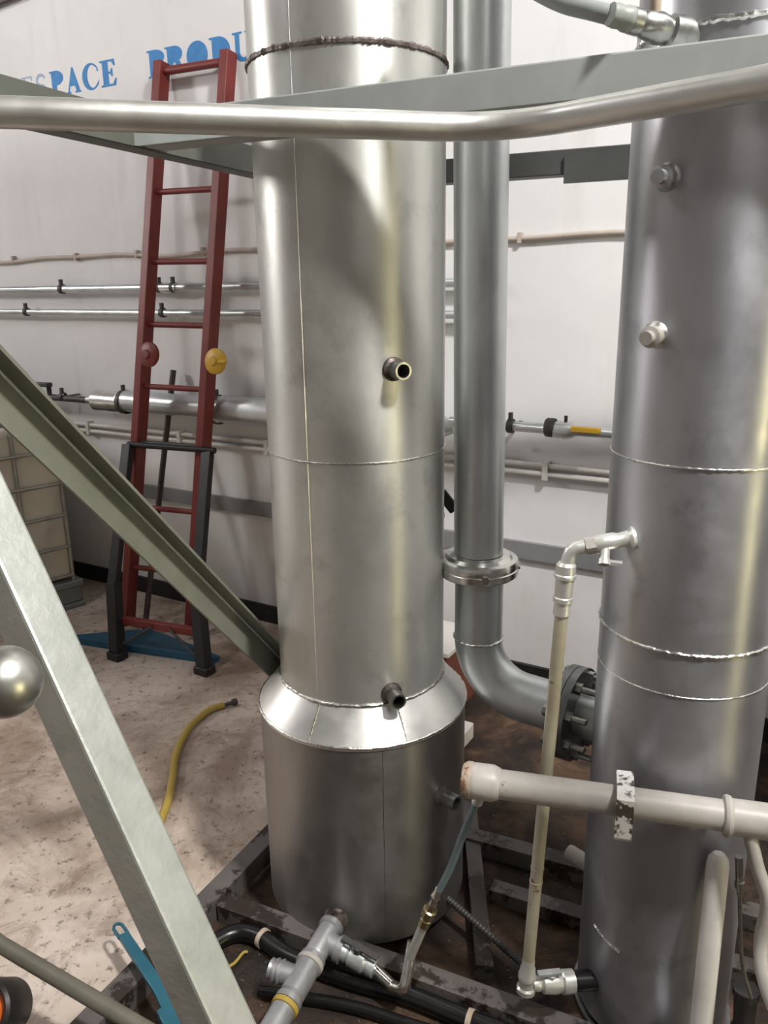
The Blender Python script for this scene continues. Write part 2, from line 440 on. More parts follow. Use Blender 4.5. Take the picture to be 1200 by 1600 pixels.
# window: frame, mullions and bright daylight panes
bm = B()
Zv = V((0, 0, 1))
for o_, zz, so, sz in (((WIN[0] + WIN[1]) / 2, WIN[2] + 0.03, WIN[1] - WIN[0], 0.06), ((WIN[0] + WIN[1]) / 2, WIN[3] - 0.03, WIN[1] - WIN[0], 0.06),
                       (WIN[0] + 0.03, (WIN[2] + WIN[3]) / 2, 0.06, WIN[3] - WIN[2] - 0.12), (WIN[1] - 0.03, (WIN[2] + WIN[3]) / 2, 0.06, WIN[3] - WIN[2] - 0.12),
                       (2.45, (WIN[2] + WIN[3]) / 2, 0.05, WIN[3] - WIN[2] - 0.12)):
    add_box(bm, room(S0 - 0.05, o_, zz), (0.06, so, sz), (wd, wn, Zv))
win = obj('window_1', bm, 'frame', None, 0, kind='structure')
for a0, a1 in ((WIN[0] + 0.06, 2.425), (2.475, WIN[1] - 0.06)):
    bm = B(); add_box(bm, room(S0 - 0.06, (a0 + a1) / 2, (WIN[2] + WIN[3]) / 2), (0.01, a1 - a0, WIN[3] - WIN[2] - 0.13), (wd, wn, Zv))
    obj('pane', bm, 'pane', win, 0)
bm = B()
for o_, so, zz, sz in ((DOOR[0] + 0.03, 0.06, 0.675, 1.35), (DOOR[1] - 0.03, 0.06, 0.675, 1.35), (1.85, 0.48, 1.32, 0.06)):
    add_box(bm, room(S1 + 0.05, o_, zz), (0.08, so, sz), (wd, wn, Zv))
door = obj('door_1', bm, 'frame', None, 0, kind='structure')
for k in range(3):
    bm = B(); add_box(bm, room(S1 + 0.05 + 0.012 * (k % 2), DOOR[0] + 0.06 + 0.16 * (k + 0.5), 0.645), (0.006, 0.165, 1.28), (wd, wn, Zv))
    obj('curtain_strip', bm, 'door_light', door, 0)
# skirting and grey strip on the back wall
bm = B(); add_box(bm, room((S0 + S1) / 2, 0.008, 0.042), (S1 - S0 - 0.05, 0.016, 0.084), (wd, wn, Zv))
obj('baseboard_back', bm, 'base_black', None, 0, kind='structure')
bm = B(); add_box(bm, room((S0 + S1) / 2, 0.01, 0.56), (S1 - S0 - 0.05, 0.02, 0.066), (wd, wn, Zv))
obj('trim_1', bm, 'rail_grey', None, 0, kind='structure')

# ------------------------------------------------------------------ stencilled words on the wall
def arc(cx, cy, rx, ry, a0, a1, n=14):
    return [(cx + rx * math.cos(math.radians(a0 + (a1 - a0) * k / n)), cy + ry * math.sin(math.radians(a0 + (a1 - a0) * k / n))) for k in range(n + 1)]
def stroke(pts, w):
    L, R = [], []
    for i, p in enumerate(pts):
        a, b = V((*pts[max(i - 1, 0)], 0)), V((*pts[min(i + 1, len(pts) - 1)], 0))
        t = (b - a).normalized(); n = V((-t.y, t.x, 0))
        wi = w * (0.55 + 0.45 * math.sin(PI * i / (len(pts) - 1)))
        L.append((p[0] + n.x * wi / 2, p[1] + n.y * wi / 2)); R.append((p[0] - n.x * wi / 2, p[1] - n.y * wi / 2))
    return L + R[::-1]
G = {}
G['E'] = [(0, 0), (.92, 0), (1, .27), (.92, .27), (.76, .08), (.5, .08), (.5, .47), (.62, .47), (.7, .36), (.77, .36), (.77, .66), (.7, .66), (.62, .55), (.5, .55), (.5, .92), (.74, .92), (.88, .75), (.96, .75), (.92, 1), (0, 1), (0, .94), (.15, .91), (.15, .09), (0, .06)]
G['e'] = [(0, 0), (.92, 0), (.96, .2), (.9, .2), (.8, .06), (.35, .06), (.35, .48), (.7, .48), (.7, .54), (.35, .54), (.35, .94), (.8, .94), (.9, .8), (.95, .8), (.92, 1), (0, 1), (0, .95), (.2, .93), (.2, .07), (0, .05)]
G['S'] = stroke(arc(.5, .74, .36, .22, 20, 270, 12)[:-1] + arc(.5, .27, .36, .24, 90, -160, 12), .17)
G['P'] = [(0, 0), (.62, 0), (.62, .05), (.47, .08), (.47, .42)] + arc(.47, .71, .53, .29, -90, 90) + [(0, 1), (0, .95), (.13, .92), (.13, .08), (0, .05)]
G['A'] = [(0, 0), (.3, 0), (.3, .05), (.2, .08), (.27, .28), (.62, .28), (.7, .08), (.6, .05), (.6, 0), (1.02, 0), (1.02, .05), (.95, .08), (.57, 1), (.47, 1), (.1, .08), (0, .05)]
G['C'] = arc(.53, .5, .53, .52, 38, 322, 22) + [(1.0, .32), (.9, .22)] + arc(.62, .5, .32, .44, 305, 55, 18) + [(.9, .8), (.93, .66), (1.0, .66)]
G['R'] = [(0, 0), (.5, 0), (.5, .05), (.42, .08), (.42, .42), (.52, .42), (.68, .1), (.78, 0), (1.06, 0), (1.06, .05), (.96, .08), (.78, .44)] + arc(.5, .71, .44, .29, -62, 90) + [(0, 1), (0, .95), (.12, .92), (.12, .08), (0, .05)]
G['O'] = arc(.5, .5, .5, .51, 0, 352, 30)
G['D'] = [(0, 0), (.4, 0)] + arc(.42, .5, .58, .5, -90, 90, 18) + [(0, 1), (0, .94), (.13, .91), (.13, .09), (0, .06)]
G['U'] = [(0, 1), (0, .94), (.14, .92), (.14, .34)] + arc(.53, .32, .39, .33, 180, 345, 14) + [(.9, .92), (1.04, .94), (1.04, 1), (.64, 1), (.64, .94), (.8, .92), (.8, .34)] + arc(.58, .34, .22, .22, 0, -180, 10) + [(.36, .92), (.5, .94), (.5, 1)]
for ch, s_a, s_b, mat in (('e', -3.561, -3.481, 'letter_faint'), ('S', -3.463, -3.384, 'letter_faint'), ('P', -3.362, -3.272, 'letter'), ('A', -3.256, -3.164, 'letter'),
                          ('C', -3.147, -3.042, 'letter'), ('E', -3.030, -2.932, 'letter'), ('P', -2.743, -2.645, 'letter'), ('R', -2.640, -2.538, 'letter'),
                          ('O', -2.521, -2.408, 'letter'), ('D', -2.397, -2.291, 'letter'), ('U', -2.278, -2.180, 'letter')):
    bm = B()
    add_prism(bm, G[ch], room(s_a, 0.0, 2.398), wd * (s_b - s_a), V((0, 0, 0.104)), 0.0015)
    obj('letter', bm, mat, wall_back, 0)

# ------------------------------------------------------------------ pipes on the back wall
def clamp(parent, s, z, off, r, mat='dark_steel'):
    bm = B()
    c0 = room(s, off, z)
    add_lathe(bm, [(r, -0.01), (r + 0.005, -0.01), (r + 0.005, 0.01), (r, 0.01)], c0, wd, 18, True)
    add_box(bm, room(s, off + 0.004, z + r + 0.014), (0.012, 0.016, 0.028), (wd, wn, Zv))
    add_box(bm, room(s, off / 2, z), (0.012, off, 0.008), (wd, wn, Zv))
    return obj('clamp', bm, mat, parent)
def wall_run(pts, r, seg=14, **kw):
    bm = B(); add_tube(bm, [room(*p) for p in pts], r, seg); return bm
t = thing('wall_cable', 'thin beige cable clipped along the wall above both silver conduits', 'cable', room(-2.6, 0.01, 1.68))
pts = []
s = -5.93
while s < 1.2:
    pts.append((s, 0.012, 1.689 + 0.006 * math.sin(s * 5.3) - 0.004 * math.sin(s * 11)))
    s += 0.08
obj('cable_run', wall_run(pts, 0.009, 10), 'cable', t)
for s in (-4.2, -3.78, -3.31, -2.90, -2.50, -1.5, -1.05, -0.3):
    bm = B(); add_box(bm, room(s, 0.011, 1.692), (0.014, 0.022, 0.034), (wd, wn, Zv)); obj('clip', bm, 'cable', t)
t = thing('silver_conduit', 'upper of two thin silver pipes clamped to the white wall', 'pipe', room(-2.8, 0.04, 1.52))
obj('pipe_run', wall_run([(-5.93, .042, 1.54), (-1.18, .042, 1.546)], 0.017), 'galv', t)
for s in (-4.4, -3.40, -2.745, -2.66, -1.6): clamp(t, s, 1.543, 0.042, 0.018)
bm = B(); add_cyl(bm, room(-2.75, .042, 1.543), room(-2.64, .042, 1.543), 0.022); obj('coupling', bm, 'chrome', t)
t = thing('silver_conduit', 'lower of two thin silver pipes clamped to the white wall', 'pipe', room(-2.8, 0.04, 1.41))
obj('pipe_run', wall_run([(-5.93, .042, 1.433), (-1.18, .042, 1.433)], 0.015), 'galv', t)
for s in (-4.5, -3.69, -2.74, -1.7): clamp(t, s, 1.433, 0.042, 0.016)
t = thing('large_wall_pipe', 'wide silver foil-clad pipe clamped to the wall with a thin valve end', 'pipe', room(-2.6, 0.1, 0.97))
obj('thin_inlet', wall_run([(-5.93, .1, 1.013), (-3.2, .1, 1.015)], 0.016), 'dark_steel', t)
bm = B(); add_lathe(bm, [(0, 0), (.018, 0), (.02, .04), (.052, .07), (.052, .28)], room(-3.24, .1, 1.018), wd, 24)
obj('reducer', bm, 'chrome', t)
bm = B(); add_lathe(bm, [(.051, 0), (.051, 0.62), (.060, 0.63), (.060, 1.65), (.05, 1.68), (.02, 1.75), (0, 1.75)], room(-3.0, .1, 1.027), wd, 28)
obj('cladding', bm, 'galv', t)
for s, r in ((-3.42, .017), (-2.98, .053), (-2.40, .061), (-2.0, .061)): clamp(t, s, 1.022, 0.1, r)
bm = B(); add_cyl(bm, room(-3.52, .1, 1.02), room(-3.52, .1, 1.07), 0.012)
vs = obj('valve_stem', bm, 'dark_steel', t)
bm = B(); add_beam(bm, room(-3.80, .13, 1.076), room(-3.47, .13, 1.082), 0.035, 0.022); obj('lever', bm, 'dark_steel', vs, bevel=0.004)
t = thing('valve_pipe', 'narrow steel pipe with a yellow-handled valve between the two silver columns', 'pipe', room(-0.9, 0.1, 1.02))
bm = B()
add_lathe(bm, [(0, -.12), (.018, -.12), (.018, 0), (.02, 0), (.02, .03), (.026, .03), (.026, .09), (.018, .09), (.018, .24), (.024, .25), (.03, .29), (.03, .34), (.018, .36), (.016, 1.2), (0, 1.2)], room(-1.15, .1, 1.05), wd, 20)
obj('pipe_run', bm, 'galv', t)
bm = B(); add_cyl(bm, room(-0.83, .1, 1.02), room(-0.83, .1, 1.10), 0.006); add_lathe(bm, [(.03, 0), (.034, .005), (.034, .03), (.03, .035)], room(-0.90, .1, 1.055), wd, 12, True); obj('bonnet', bm, 'dark_steel', t)
bm = B(); add_beam(bm, room(-0.80, .135, 1.062), room(-0.70, .135, 1.062), 0.022, 0.02); obj('lever', bm, 'yellow', t, bevel=0.004)
clamp(t, -1.03, 1.05, 0.1, 0.021)
for zz, lab in ((0.878, 'upper of two white conduits running low along the wall'), (0.846, 'lower of two white conduits running low along the wall')):
    t = thing('white_conduit', lab, 'pipe', room(-2.2, 0.02, zz - 0.012))
    obj('pipe_run', wall_run([(-5.93, .02, zz - 0.012), (-2.2, .02, zz - 0.003), (-1.1, .02, zz + .02), (0.2, .02, zz + 0.02)], 0.0105, 10), 'conduit', t)
    for s in (-3.35, -2.72, -2.2, -0.92):
        bm = B(); add_box(bm, room(s, 0.018, zz + (0.018 if s > -1.5 else -0.004)), (0.02, 0.036, 0.034), (wd, wn, Zv)); obj('clip', bm, 'conduit', t)

# ------------------------------------------------------------------ ladder
Lf, Rf, Lt, Rt = V((-1.209, 3.459, 0.03)), V((-0.886, 3.36, 0.03)), V((-0.887, 3.689, 2.438)), V((-0.580, 3.511, 2.430))
ld = thing('ladder', 'red folding ladder with black splayed feet leaning on the white wall', 'ladder', (-1.0, 3.3, 0))
def lerp(a, b, k): return a + (b - a) * k
acr = (Rt - Lt).normalized()
fwd = V((-0.5, -0.86, 0.15)).normalized()
for a, b in ((Lf, Lt), (Rf, Rt)):
    mk('stile', 'red', ld, add_beam, a, b, 0.06, 0.042, acr, bevel=0.004)
for k in (0.985, 0.79, 0.673, 0.565, 0.455, 0.352, 0.232, 0.115):
    mk('rung', 'red' if abs(k - 0.352) > 0.01 else 'dark_steel', ld, add_tube, [lerp(Lf, Lt, k), lerp(Rf, Rt, k)], 0.0125 if k < 0.98 else 0.017, 12)
BL, BR = V((-1.164, 3.165, 0.0)), V((-0.755, 3.016, 0.0))
up_L, up_R = lerp(Lf, Lt, 0.352) + V((-.035, -.04, 0)), lerp(Rf, Rt, 0.352) + V((.03, -.05, 0))
kn_L, kn_R = V((-1.185, 3.27, .30)), V((-0.79, 3.13, .30))
for a, k_, b in ((up_L, kn_L, BL), (up_R, kn_R, BR)):
    bm = B(); add_beam(bm, a, k_, 0.03, 0.05, acr); add_beam(bm, k_ + (a - k_) * 0.02, b, 0.05, 0.05, acr)
    lg = obj('splayed_leg', bm, 'black', ld, bevel=0.003)
    bm = B(); add_box(bm, b + V((0, 0, 0.0175)), (0.07, 0.06, 0.035), (acr, acr.cross(Zv), Zv)); obj('rubber_foot', bm, 'black', lg, bevel=0.004)
mk('rung_collar', 'black', ld, add_tube, [up_L, up_R + acr * 0.04], 0.013, 10)
mk('foot_bar', 'red', ld, add_beam, V((-1.185, 3.25, .15)), V((-0.775, 3.09, .15)), 0.028, 0.035, bevel=0.003)
for a, b in (((-1.16, 3.19, .05), (-1.0, 3.16, .15)), ((-0.92, 3.13, .15), (-0.77, 3.03, .05))):
    mk('cross_stay', 'dark_steel', ld, add_tube, [V(a), V(b)], 0.006, 8)
# hinge discs
for p, mat, lab in ((lerp(Lf, Lt, 0.512) + acr * 0.075, 'red', 'red round hinge disc'), (lerp(Rf, Rt, 0.505) + acr * 0.075, 'yellow', 'yellow round hinge knob')):
    bm = B(); add_lathe(bm, [(0, 0), (.048, 0), (.053, .006), (.053, .02), (.044, .026), (.02, .028), (.016, .036), (0, .036)], p - fwd * -0.03, fwd, 24)
    hd = obj('hinge_disc', bm, mat, ld, label=lab)
    if mat == 'yellow':
        bm = B(); add_cyl(bm, p + fwd * 0.05 + acr * 0.03, p + fwd * 0.055 + acr * 0.066, 0.012, 0.008, 12); obj('latch_pin', bm, mat, hd)

mk_pole = B(); add_tube(mk_pole, [V((-1.135, 3.475, 0.0)), V((-0.962, 3.735, 1.176))], 0.014, 12)
obj('brown_pole', mk_pole, 'brown_pole', None, label='thin dark brown pole leaning against the wall behind the ladder', cat='pole')

# blue folded sheet on the floor under the ladder
bm = B()
poly = [(-1.435, 3.335), (-0.735, 3.10), (-0.715, 3.135), (-0.82, 3.22), (-1.0, 3.36), (-1.10, 3.43), (-1.19, 3.415), (-1.30, 3.40), (-1.42, 3.375)]
add_prism(bm, poly, (0, 0, 0.0), (1, 0, 0), (0, 1, 0), 0.02)
add_beam(bm, V((-1.435, 3.338, .016)), V((-0.73, 3.102, .016)), 0.02, 0.032)
obj('blue_sheet', bm, 'blue', None, 20, label='blue folded metal sheet lying on the floor under the ladder', cat='metal sheet')

# yellow hose
t = thing('yellow_hose', 'short curved yellow rubber hose lying on the concrete floor', 'hose', (-0.69, 2.3, 0))
hp = [(-0.60, 1.80, .013), (-0.655, 1.92, .013), (-0.679, 2.007, .013), (-0.684, 2.137, .013), (-0.702, 2.27, .013), (-0.723, 2.399, .013), (-0.717, 2.562, .013), (-0.673, 2.686, .013), (-0.621, 2.727, .013)]
obj('hose_body', (lambda b_: (add_tube(b_, smooth_path(hp), 0.0125, 12), b_)[1])(B()), 'hose_yellow', t)
bm = B(); add_cyl(bm, (-0.625, 2.724, .013), (-0.592, 2.742, .014), 0.008); add_lathe(bm, [(0, -.014), (.012, -.01), (.014, 0), (.012, .01), (0, .014)], (-0.584, 2.747, .015), (1, .5, 0), 12)
obj('hose_tip', bm, 'dark_steel', t)

# ------------------------------------------------------------------ caged liquid container by the left edge
d1 = V((.717, .697, 0)).normalized(); d2 = V((-d1.y, d1.x, 0))
cor = V((-1.545, 3.783, 0)); ax = (d1, d2, Zv)
def ib(u, v, z): return cor - d1 * u + d2 * v + V((0, 0, z))     # u: along visible face away from its far corner, v: depth
t = thing('caged_container', 'cream plastic liquid container in a tube cage on a grey pallet', 'container', ib(0.5, 0.45, 0))
bm = B(); add_box(bm, ib(0.515, 0.45, 0.535), (1.03, 0.872, 0.78), ax); obj('plastic_tank', bm, 'tank_plastic', t, bevel=0.03, smooth=60)
for z in (0.17, 0.32, 0.48, 0.64, 0.80):
    for p, q in ((ib(0.02, 0, z), ib(1.04, 0, z)), (ib(0.02, .9, z), ib(1.04, .9, z)), (ib(0.02, 0, z), ib(0.02, .9, z)), (ib(1.04, 0, z), ib(1.04, .9, z))):
        mk('cage_bar', 'cage', t, add_tube, [p, q], 0.0085, 8)
for k in range(6):
    for v in (0.004, 0.896):
        mk('cage_upright', 'cage', t, add_tube, [ib(0.02 + 0.204 * k, v, 0.14), ib(0.02 + 0.204 * k, v, 0.95)], 0.0095, 8)
bm = B(); add_tube(bm, [ib(0.02, 0, .95), ib(1.04, 0, .95), ib(1.04, .9, .95), ib(0.02, .9, .95)], 0.0095, 8, True, True); obj('top_rail', bm, 'cage', t)
pal = B()
add_box(pal, ib(0.52, 0.45, 0.125), (1.08, 0.94, 0.03), ax); add_box(pal, ib(0.52, 0.45, 0.012), (1.08, 0.94, 0.024), ax)
pal = obj('pallet', pal, 'pallet', t, bevel=0.006)
for u in (0.05, 0.53, 1.0):
    for v in (0.05, 0.45, 0.85):
        bm = B(); add_box(bm, ib(u, v, 0.067), (0.13, 0.11, 0.09), ax); obj('pallet_block', bm, 'pallet', pal, bevel=0.01)

# ------------------------------------------------------------------ the main column
CX, CY = -0.06, 1.80
R1, R2, ZB, ZS0, ZS1 = 0.2, 0.2545, 0.03, 0.567, 0.640
mc = thing('steel_column', 'tall stainless steel column with a wider base and conical shoulder', 'column', (CX, CY, ZB))
axo = V((CX, CY, 0))
def on_col(angle, r, z):           # angle 0 faces the camera (-y), positive to the right
    return V((CX + r * math.sin(angle), CY - r * math.cos(angle), z))
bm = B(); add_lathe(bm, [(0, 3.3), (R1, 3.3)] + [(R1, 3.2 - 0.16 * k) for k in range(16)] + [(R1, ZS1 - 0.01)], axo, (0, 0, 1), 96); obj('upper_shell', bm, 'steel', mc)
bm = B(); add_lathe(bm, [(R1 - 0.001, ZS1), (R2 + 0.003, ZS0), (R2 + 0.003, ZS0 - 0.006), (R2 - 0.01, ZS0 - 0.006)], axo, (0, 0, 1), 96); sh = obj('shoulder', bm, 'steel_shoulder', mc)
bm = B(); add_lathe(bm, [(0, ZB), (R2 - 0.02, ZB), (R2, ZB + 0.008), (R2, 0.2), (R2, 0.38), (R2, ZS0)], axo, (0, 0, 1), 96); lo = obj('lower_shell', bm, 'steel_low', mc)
def ring(z, R, r, n=160, jit=0.3, cx=CX, cy=CY):
    pts, rr = [], []
    for k in range(n):
        a = 2 * PI * k / n
        q = R + random.uniform(-.08, .08) * r
        pts.append(V((cx + q * math.cos(a), cy + q * math.sin(a), z + random.uniform(-jit, jit) * r)))
        rr.append(r * random.uniform(0.75, 1.2))
    bm = B(); add_tube(bm, pts, rr, 7, False, True); return bm
obj('weld_bead', ring(1.966, R1 - 0.001, 0.0062, 300, 0.10), 'weld_dark', mc, label='dark burnt weld bead around the upper shell')
obj('weld_bead', ring(1.194, R1, 0.0022, 200), 'weld', mc)
obj('weld_bead', ring(ZS1 + 0.001, R1 + 0.001, 0.004, 200), 'weld', mc)
obj('weld_bead', ring(ZS0 + 0.001, R2 + 0.002, 0.003, 200), 'weld', mc)
def seam(p_fn, z0, z1, r, n):
    pts = [p_fn(z0 + (z1 - z0) * k / n) for k in range(n + 1)]
    bm = B(); add_tube(bm, pts, [r * random.uniform(.6, 1.3) for _ in pts], 6); return bm
a_up = math.radians(-29)
obj('vertical_seam', seam(lambda z: on_col(a_up, R1, z), 0.66, 3.2, 0.0010, 150), 'steel_shoulder', mc)
a_lo = math.radians(11)
obj('vertical_seam', seam(lambda z: on_col(a_lo, R2, z), 0.06, 0.56, 0.0008, 60), 'flange_dark', mc)
for aa in (-27, 24):
    a_ = math.radians(aa)
    obj('shoulder_seam', seam(lambda z: on_col(a_, R1 + (R2 - R1) * (ZS1 - z) / (ZS1 - ZS0) + 0.002, z), ZS0, ZS1, 0.0018, 12), 'weld', sh)
def nozzle(parent, base, d, ro, L, lab=None):
    d = V(d).normalized()
    bm = B(); add_lathe(bm, [(ro, L), (ro - 0.004, L), (ro - 0.004, 0.004), (0, 0.004)], base, d, 24); 
    bm2 = B(); add_lathe(bm2, [(ro, -0.02), (ro, L * 0.45), (ro + 0.0008, L * 0.5), (ro, L), (ro - 0.004, L), (ro - 0.004, 0.006)], base, d, 24)
    bm.free()
    o = obj('nozzle', bm2, 'bolt', parent, label=lab)
    bm = B(); add_lathe(bm, [(0, 0), (ro - 0.004, 0)], V(base) + d * 0.008, d, 24); obj('bore', bm, 'bore', o)
    bm = B(); add_lathe(bm, [(ro - 0.001, -0.012), (ro + 0.009, -0.012), (ro + 0.006, 0.005), (ro, 0.009)], base, d, 24); obj('weld_collar', bm, 'weld_dark', o)
    return o
for a_, z, rr, Rr in ((0.432, 1.383, 0.0175, R1), (0.36, 0.666, 0.0175, R1), (0.815, 0.388, 0.0175, R2)):
    nozzle(mc, on_col(a_, Rr, z), V((math.sin(a_), -math.cos(a_), 0)), rr, 0.045)

# ------------------------------------------------------------------ drain fittings at the foot of the main column
dr = thing('drain_piping', 'grey drain tees and ball valve screwed into the foot of the wide column', 'pipe fitting', (-0.2, 1.4, 0))
A0 = on_col(-0.274, R2, 0.106)
dd = (V((-0.225, 1.335, 0.085)) - A0).normalized()
def along(k): return A0 + dd * k
bm = B(); add_lathe(bm, [(0, -.03), (.03, -.03), (.03, .004), (.022, .012), (.022, .03), (0, .03)], A0, dd, 20); obj('weld_boss', bm, 'weld_dark', dr)
sd = V((0.86, -0.42, -0.18)).normalized()
bm = B()
add_lathe(bm, [(0, 0), (.029, 0), (.030, .012), (.025, .016), (.0265, .035), (.0265, .085), (.025, .09), (.030, .094), (.030, .106), (0, .106)], along(.02), dd, 24)
add_lathe(bm, [(0, 0), (.024, .01), (.024, .035), (.029, .037), (.029, .052), (0, .052)], along(.065), sd, 24); obj('tee', bm, 'dull_silver', dr)
bm = B(); add_lathe(bm, [(.027, 0), (.032, .001), (.032, .012), (.027, .013)], along(.125), dd, 24); obj('tape_ring', bm, 'white_pipe', dr)
sd2 = V((-0.85, 0.30, 0.05)).normalized()
bm = B()
add_lathe(bm, [(0, 0), (.028, 0), (.028, .075), (.024, .08), (.030, .085), (.030, .098), (0, .098)], along(.137), dd, 24)
add_lathe(bm, [(0, 0), (.022, .01), (.024, .045), (.027, .048), (.022, .056), (.026, .06), (.021, .068), (.023, .074), (0, .076)], along(.17), sd2, 24); obj('tee', bm, 'dull_silver', dr)
bm = B(); add_lathe(bm, [(.026, 0), (.0305, .001), (.0305, .012), (.026, .013)], along(.236), dd, 24); obj('seal_ring', bm, 'hose_yellow', dr)
bm = B(); add_lathe(bm, [(0, 0), (.027, 0), (.027, .09), (.031, .092), (.031, .14), (.026, .145), (.026, .40), (0, .40)], along(.248), dd, 24); obj('outlet_pipe', bm, 'dull_silver', dr)
# valve and thin riser
vb = along(.065) + sd * 0.052
bm = B(); add_lathe(bm, [(0, 0), (.021, 0), (.021, .012), (.017, .014), (.024, .02), (.024, .055), (.018, .062), (.021, .066), (.021, .082), (0, .084)], vb, sd, 12); vv = obj('ball_valve', bm, 'galv', dr)
bm = B(); add_lathe(bm, [(0, 0), (.01, 0), (.01, .03), (.012, .031), (.012, .038), (0, .04)], vb + sd * 0.036, (0.1, -.1, 1), 10)
add_beam(bm, vb + sd * 0.0 + V((0, 0, .038)), vb + sd * .085 + V((.005, -.005, .036)), 0.015, 0.004); obj('valve_handle', bm, 'dark_steel', vv)
ve = vb + sd * 0.082
rise0 = V((0.028, 1.375, 0.082))
pth = round_path([ve, lerp(ve, rise0, .62) + V((0, 0, -0.012)), rise0, rise0 + V((0.02, .045, .085))], 0.02, 6)
bm = B(); add_tube(bm, pth, 0.0125, 14); obj('bend', bm, 'chrome', dr)
# ------------------------------------------------------------------ white horizontal pipe in front of the right column
wp = thing('white_pipe', 'white painted horizontal pipe with a rusty left cap crossing the right column', 'pipe', (0.43, 1.28, 0.59))
w0, w1 = V((0.148, 1.324, 0.638)), V((0.675, 1.183, 0.638))
wdir = (w1 - w0).normalized()
bm = B(); add_tube(bm, [w0 + wdir * 0.03, w0 + wdir * 0.46], 0.0275, 28); obj('pipe_run', bm, 'white_pipe', wp)
bm = B(); add_lathe(bm, [(0, 0), (.026, 0), (.033, .008), (.034, .02), (.034, .052), (.029, .064), (.027, .066)], w0, wdir, 28); obj('socket', bm, 'white_pipe', wp)
bm = B(); add_lathe(bm, [(0, -.006), (.029, -.006), (.0345, .002), (.0348, .012), (.031, .012)], w0, wdir, 28); obj('rusty_cap', bm, 'cap_rust', wp)
bm = B(); add_lathe(bm, [(.028, 0), (.035, .003), (.037, .008), (.035, .014), (.031, .016)], w0 + wdir * 0.455, wdir, 28); obj('collar', bm, 'white_pipe', wp)
bm = B(); add_tube(bm, round_path([w0 + wdir * .462, w0 + wdir * .60, w0 + wdir * .66 + V((.03, -.03, -.16))], .07, 10), 0.0315, 28); obj('elbow', bm, 'white_pipe', wp)
bm = B(); add_tube(bm, smooth_path([V((0.628, 1.182, .618)), V((0.642, 1.17, .56)), V((0.660, 1.155, .50)), V((0.656, 1.15, .42)), V((0.652, 1.12, .37)), V((0.668, 1.08, .32)), V((.70, 1.05, .29))]), 0.012, 14); obj('bent_branch', bm, 'white_pipe', wp)
# square hoop hung on it
hc = w0 + wdir * 0.288
hx = (wdir * 0.93 + V((-.2, -.3, 0))).normalized()
bm = B()
sq = [(-.040, .036), (.036, .036), (.036, -.050), (-.040, -.050)]
Xh = V((-wdir.y, wdir.x, 0)); 
outer = [(-.036, .042), (.034, .042), (.042, .032), (.042, -.046), (.034, -.056), (-.036, -.056), (-.044, -.046), (-.044, .032)]
inner = [(a * 0.83, b * 0.83 - 0.001) for a, b in outer]
for (a0, a1, b0, b1) in [(outer[i], outer[(i + 1) % 8], inner[i], inner[(i + 1) % 8]) for i in range(8)]:
    add_prism(bm, [a0, a1, b1, b0], hc - wdir * 0.014, Xh, Zv, 0.03)
obj('square_hoop', bm, 'white_chipped', None, 0, label='chipped white square steel hoop hanging on the white horizontal pipe', cat='hoop')
# thin riser line from the drain valve to the white pipe
rl = thing('riser_line', 'thin steel riser with brass union and blue-grey hose up to the white pipe', 'hose', rise0)
top = V((0.178, 1.322, .612))
r1 = rise0 + V((.012, .03, .055))
q1, q2, q3 = lerp(r1, top, .22), lerp(r1, top, .30), lerp(r1, top, .40)
bm = B(); add_tube(bm, [r1, q1], 0.0105, 14); obj('steel_riser', bm, 'bright_paint', rl)
ud = (top - r1).normalized()
bm = B(); add_lathe(bm, [(0, 0), (.013, 0), (.013, .02), (.011, .022), (.011, .03), (.016, .032), (.016, .05), (.012, .052), (.010, .07), (0, .07)], q1, ud, 8); obj('brass_union', bm, 'brass', rl)
bm = B(); add_lathe(bm, [(0, 0), (.010, 0), (.010, .02), (.012, .024), (.010, .03), (.008, .045), (0, .045)], q1 + ud * .068, ud, 12); obj('hose_barb', bm, 'chrome', rl)
bm = B(); add_tube(bm, smooth_path([q1 + ud * .10, lerp(q3, top, .3) + V((.004, 0, 0)), lerp(q3, top, .65), top]), 0.0075, 12); obj('hose_body', bm, 'hose_teal', rl)
bm = B(); add_lathe(bm, [(0, 0), (.011, 0), (.011, .03), (0, .03)], top - ud * .03, ud, 12); obj('hose_end', bm, 'galv', rl)

# ------------------------------------------------------------------ right column
RX, RY, RR = 0.577, 1.422, 0.158
rc = thing('silver_column', 'silver painted steel column at the right with white plugs and valves', 'column', (RX, RY, 0))
rao = V((RX, RY, 0))
def on_r(x_dir, y_dir, r, z):
    d = V((x_dir, y_dir, 0)).normalized()
    return V((RX + d.x * r, RY + d.y * r, z)), d
bm = B(); add_lathe(bm, [(0, 3.3), (RR, 3.3)] + [(RR, 3.2 - 0.2 * k) for k in range(16)] + [(RR, 0.02)], rao, (0, 0, 1), 96); obj('shell', bm, 'silver', rc)
bm = B(); add_lathe(bm, [(RR - .01, 0), (RR + .009, 0), (RR + .009, .012), (RR - .01, .012)], rao, (0, 0, 1), 72, True); obj('base_ring', bm, 'flange_dark', rc)
for z, r in ((1.248, .0022), (0.915, .0036), (0.833, .0016), (1.905, .005)):
    obj('weld_bead', ring(z, RR, r, 240, 0.22, RX, RY), 'weld', rc)
def arc_bead(a0, a1, z0, z1, r, n=24):
    pts = []
    for k in range(n + 1):
        a = a0 + (a1 - a0) * k / n
        pts.append(V((RX + RR * math.sin(a), RY - RR * math.cos(a), z0 + (z1 - z0) * k / n)))
    bm = B(); add_tube(bm, pts, [r * random.uniform(.7, 1.3) for _ in pts], 7); return bm
obj('weld_bead', arc_bead(-1.25, -.80, .25, .235, .003), 'weld', rc)
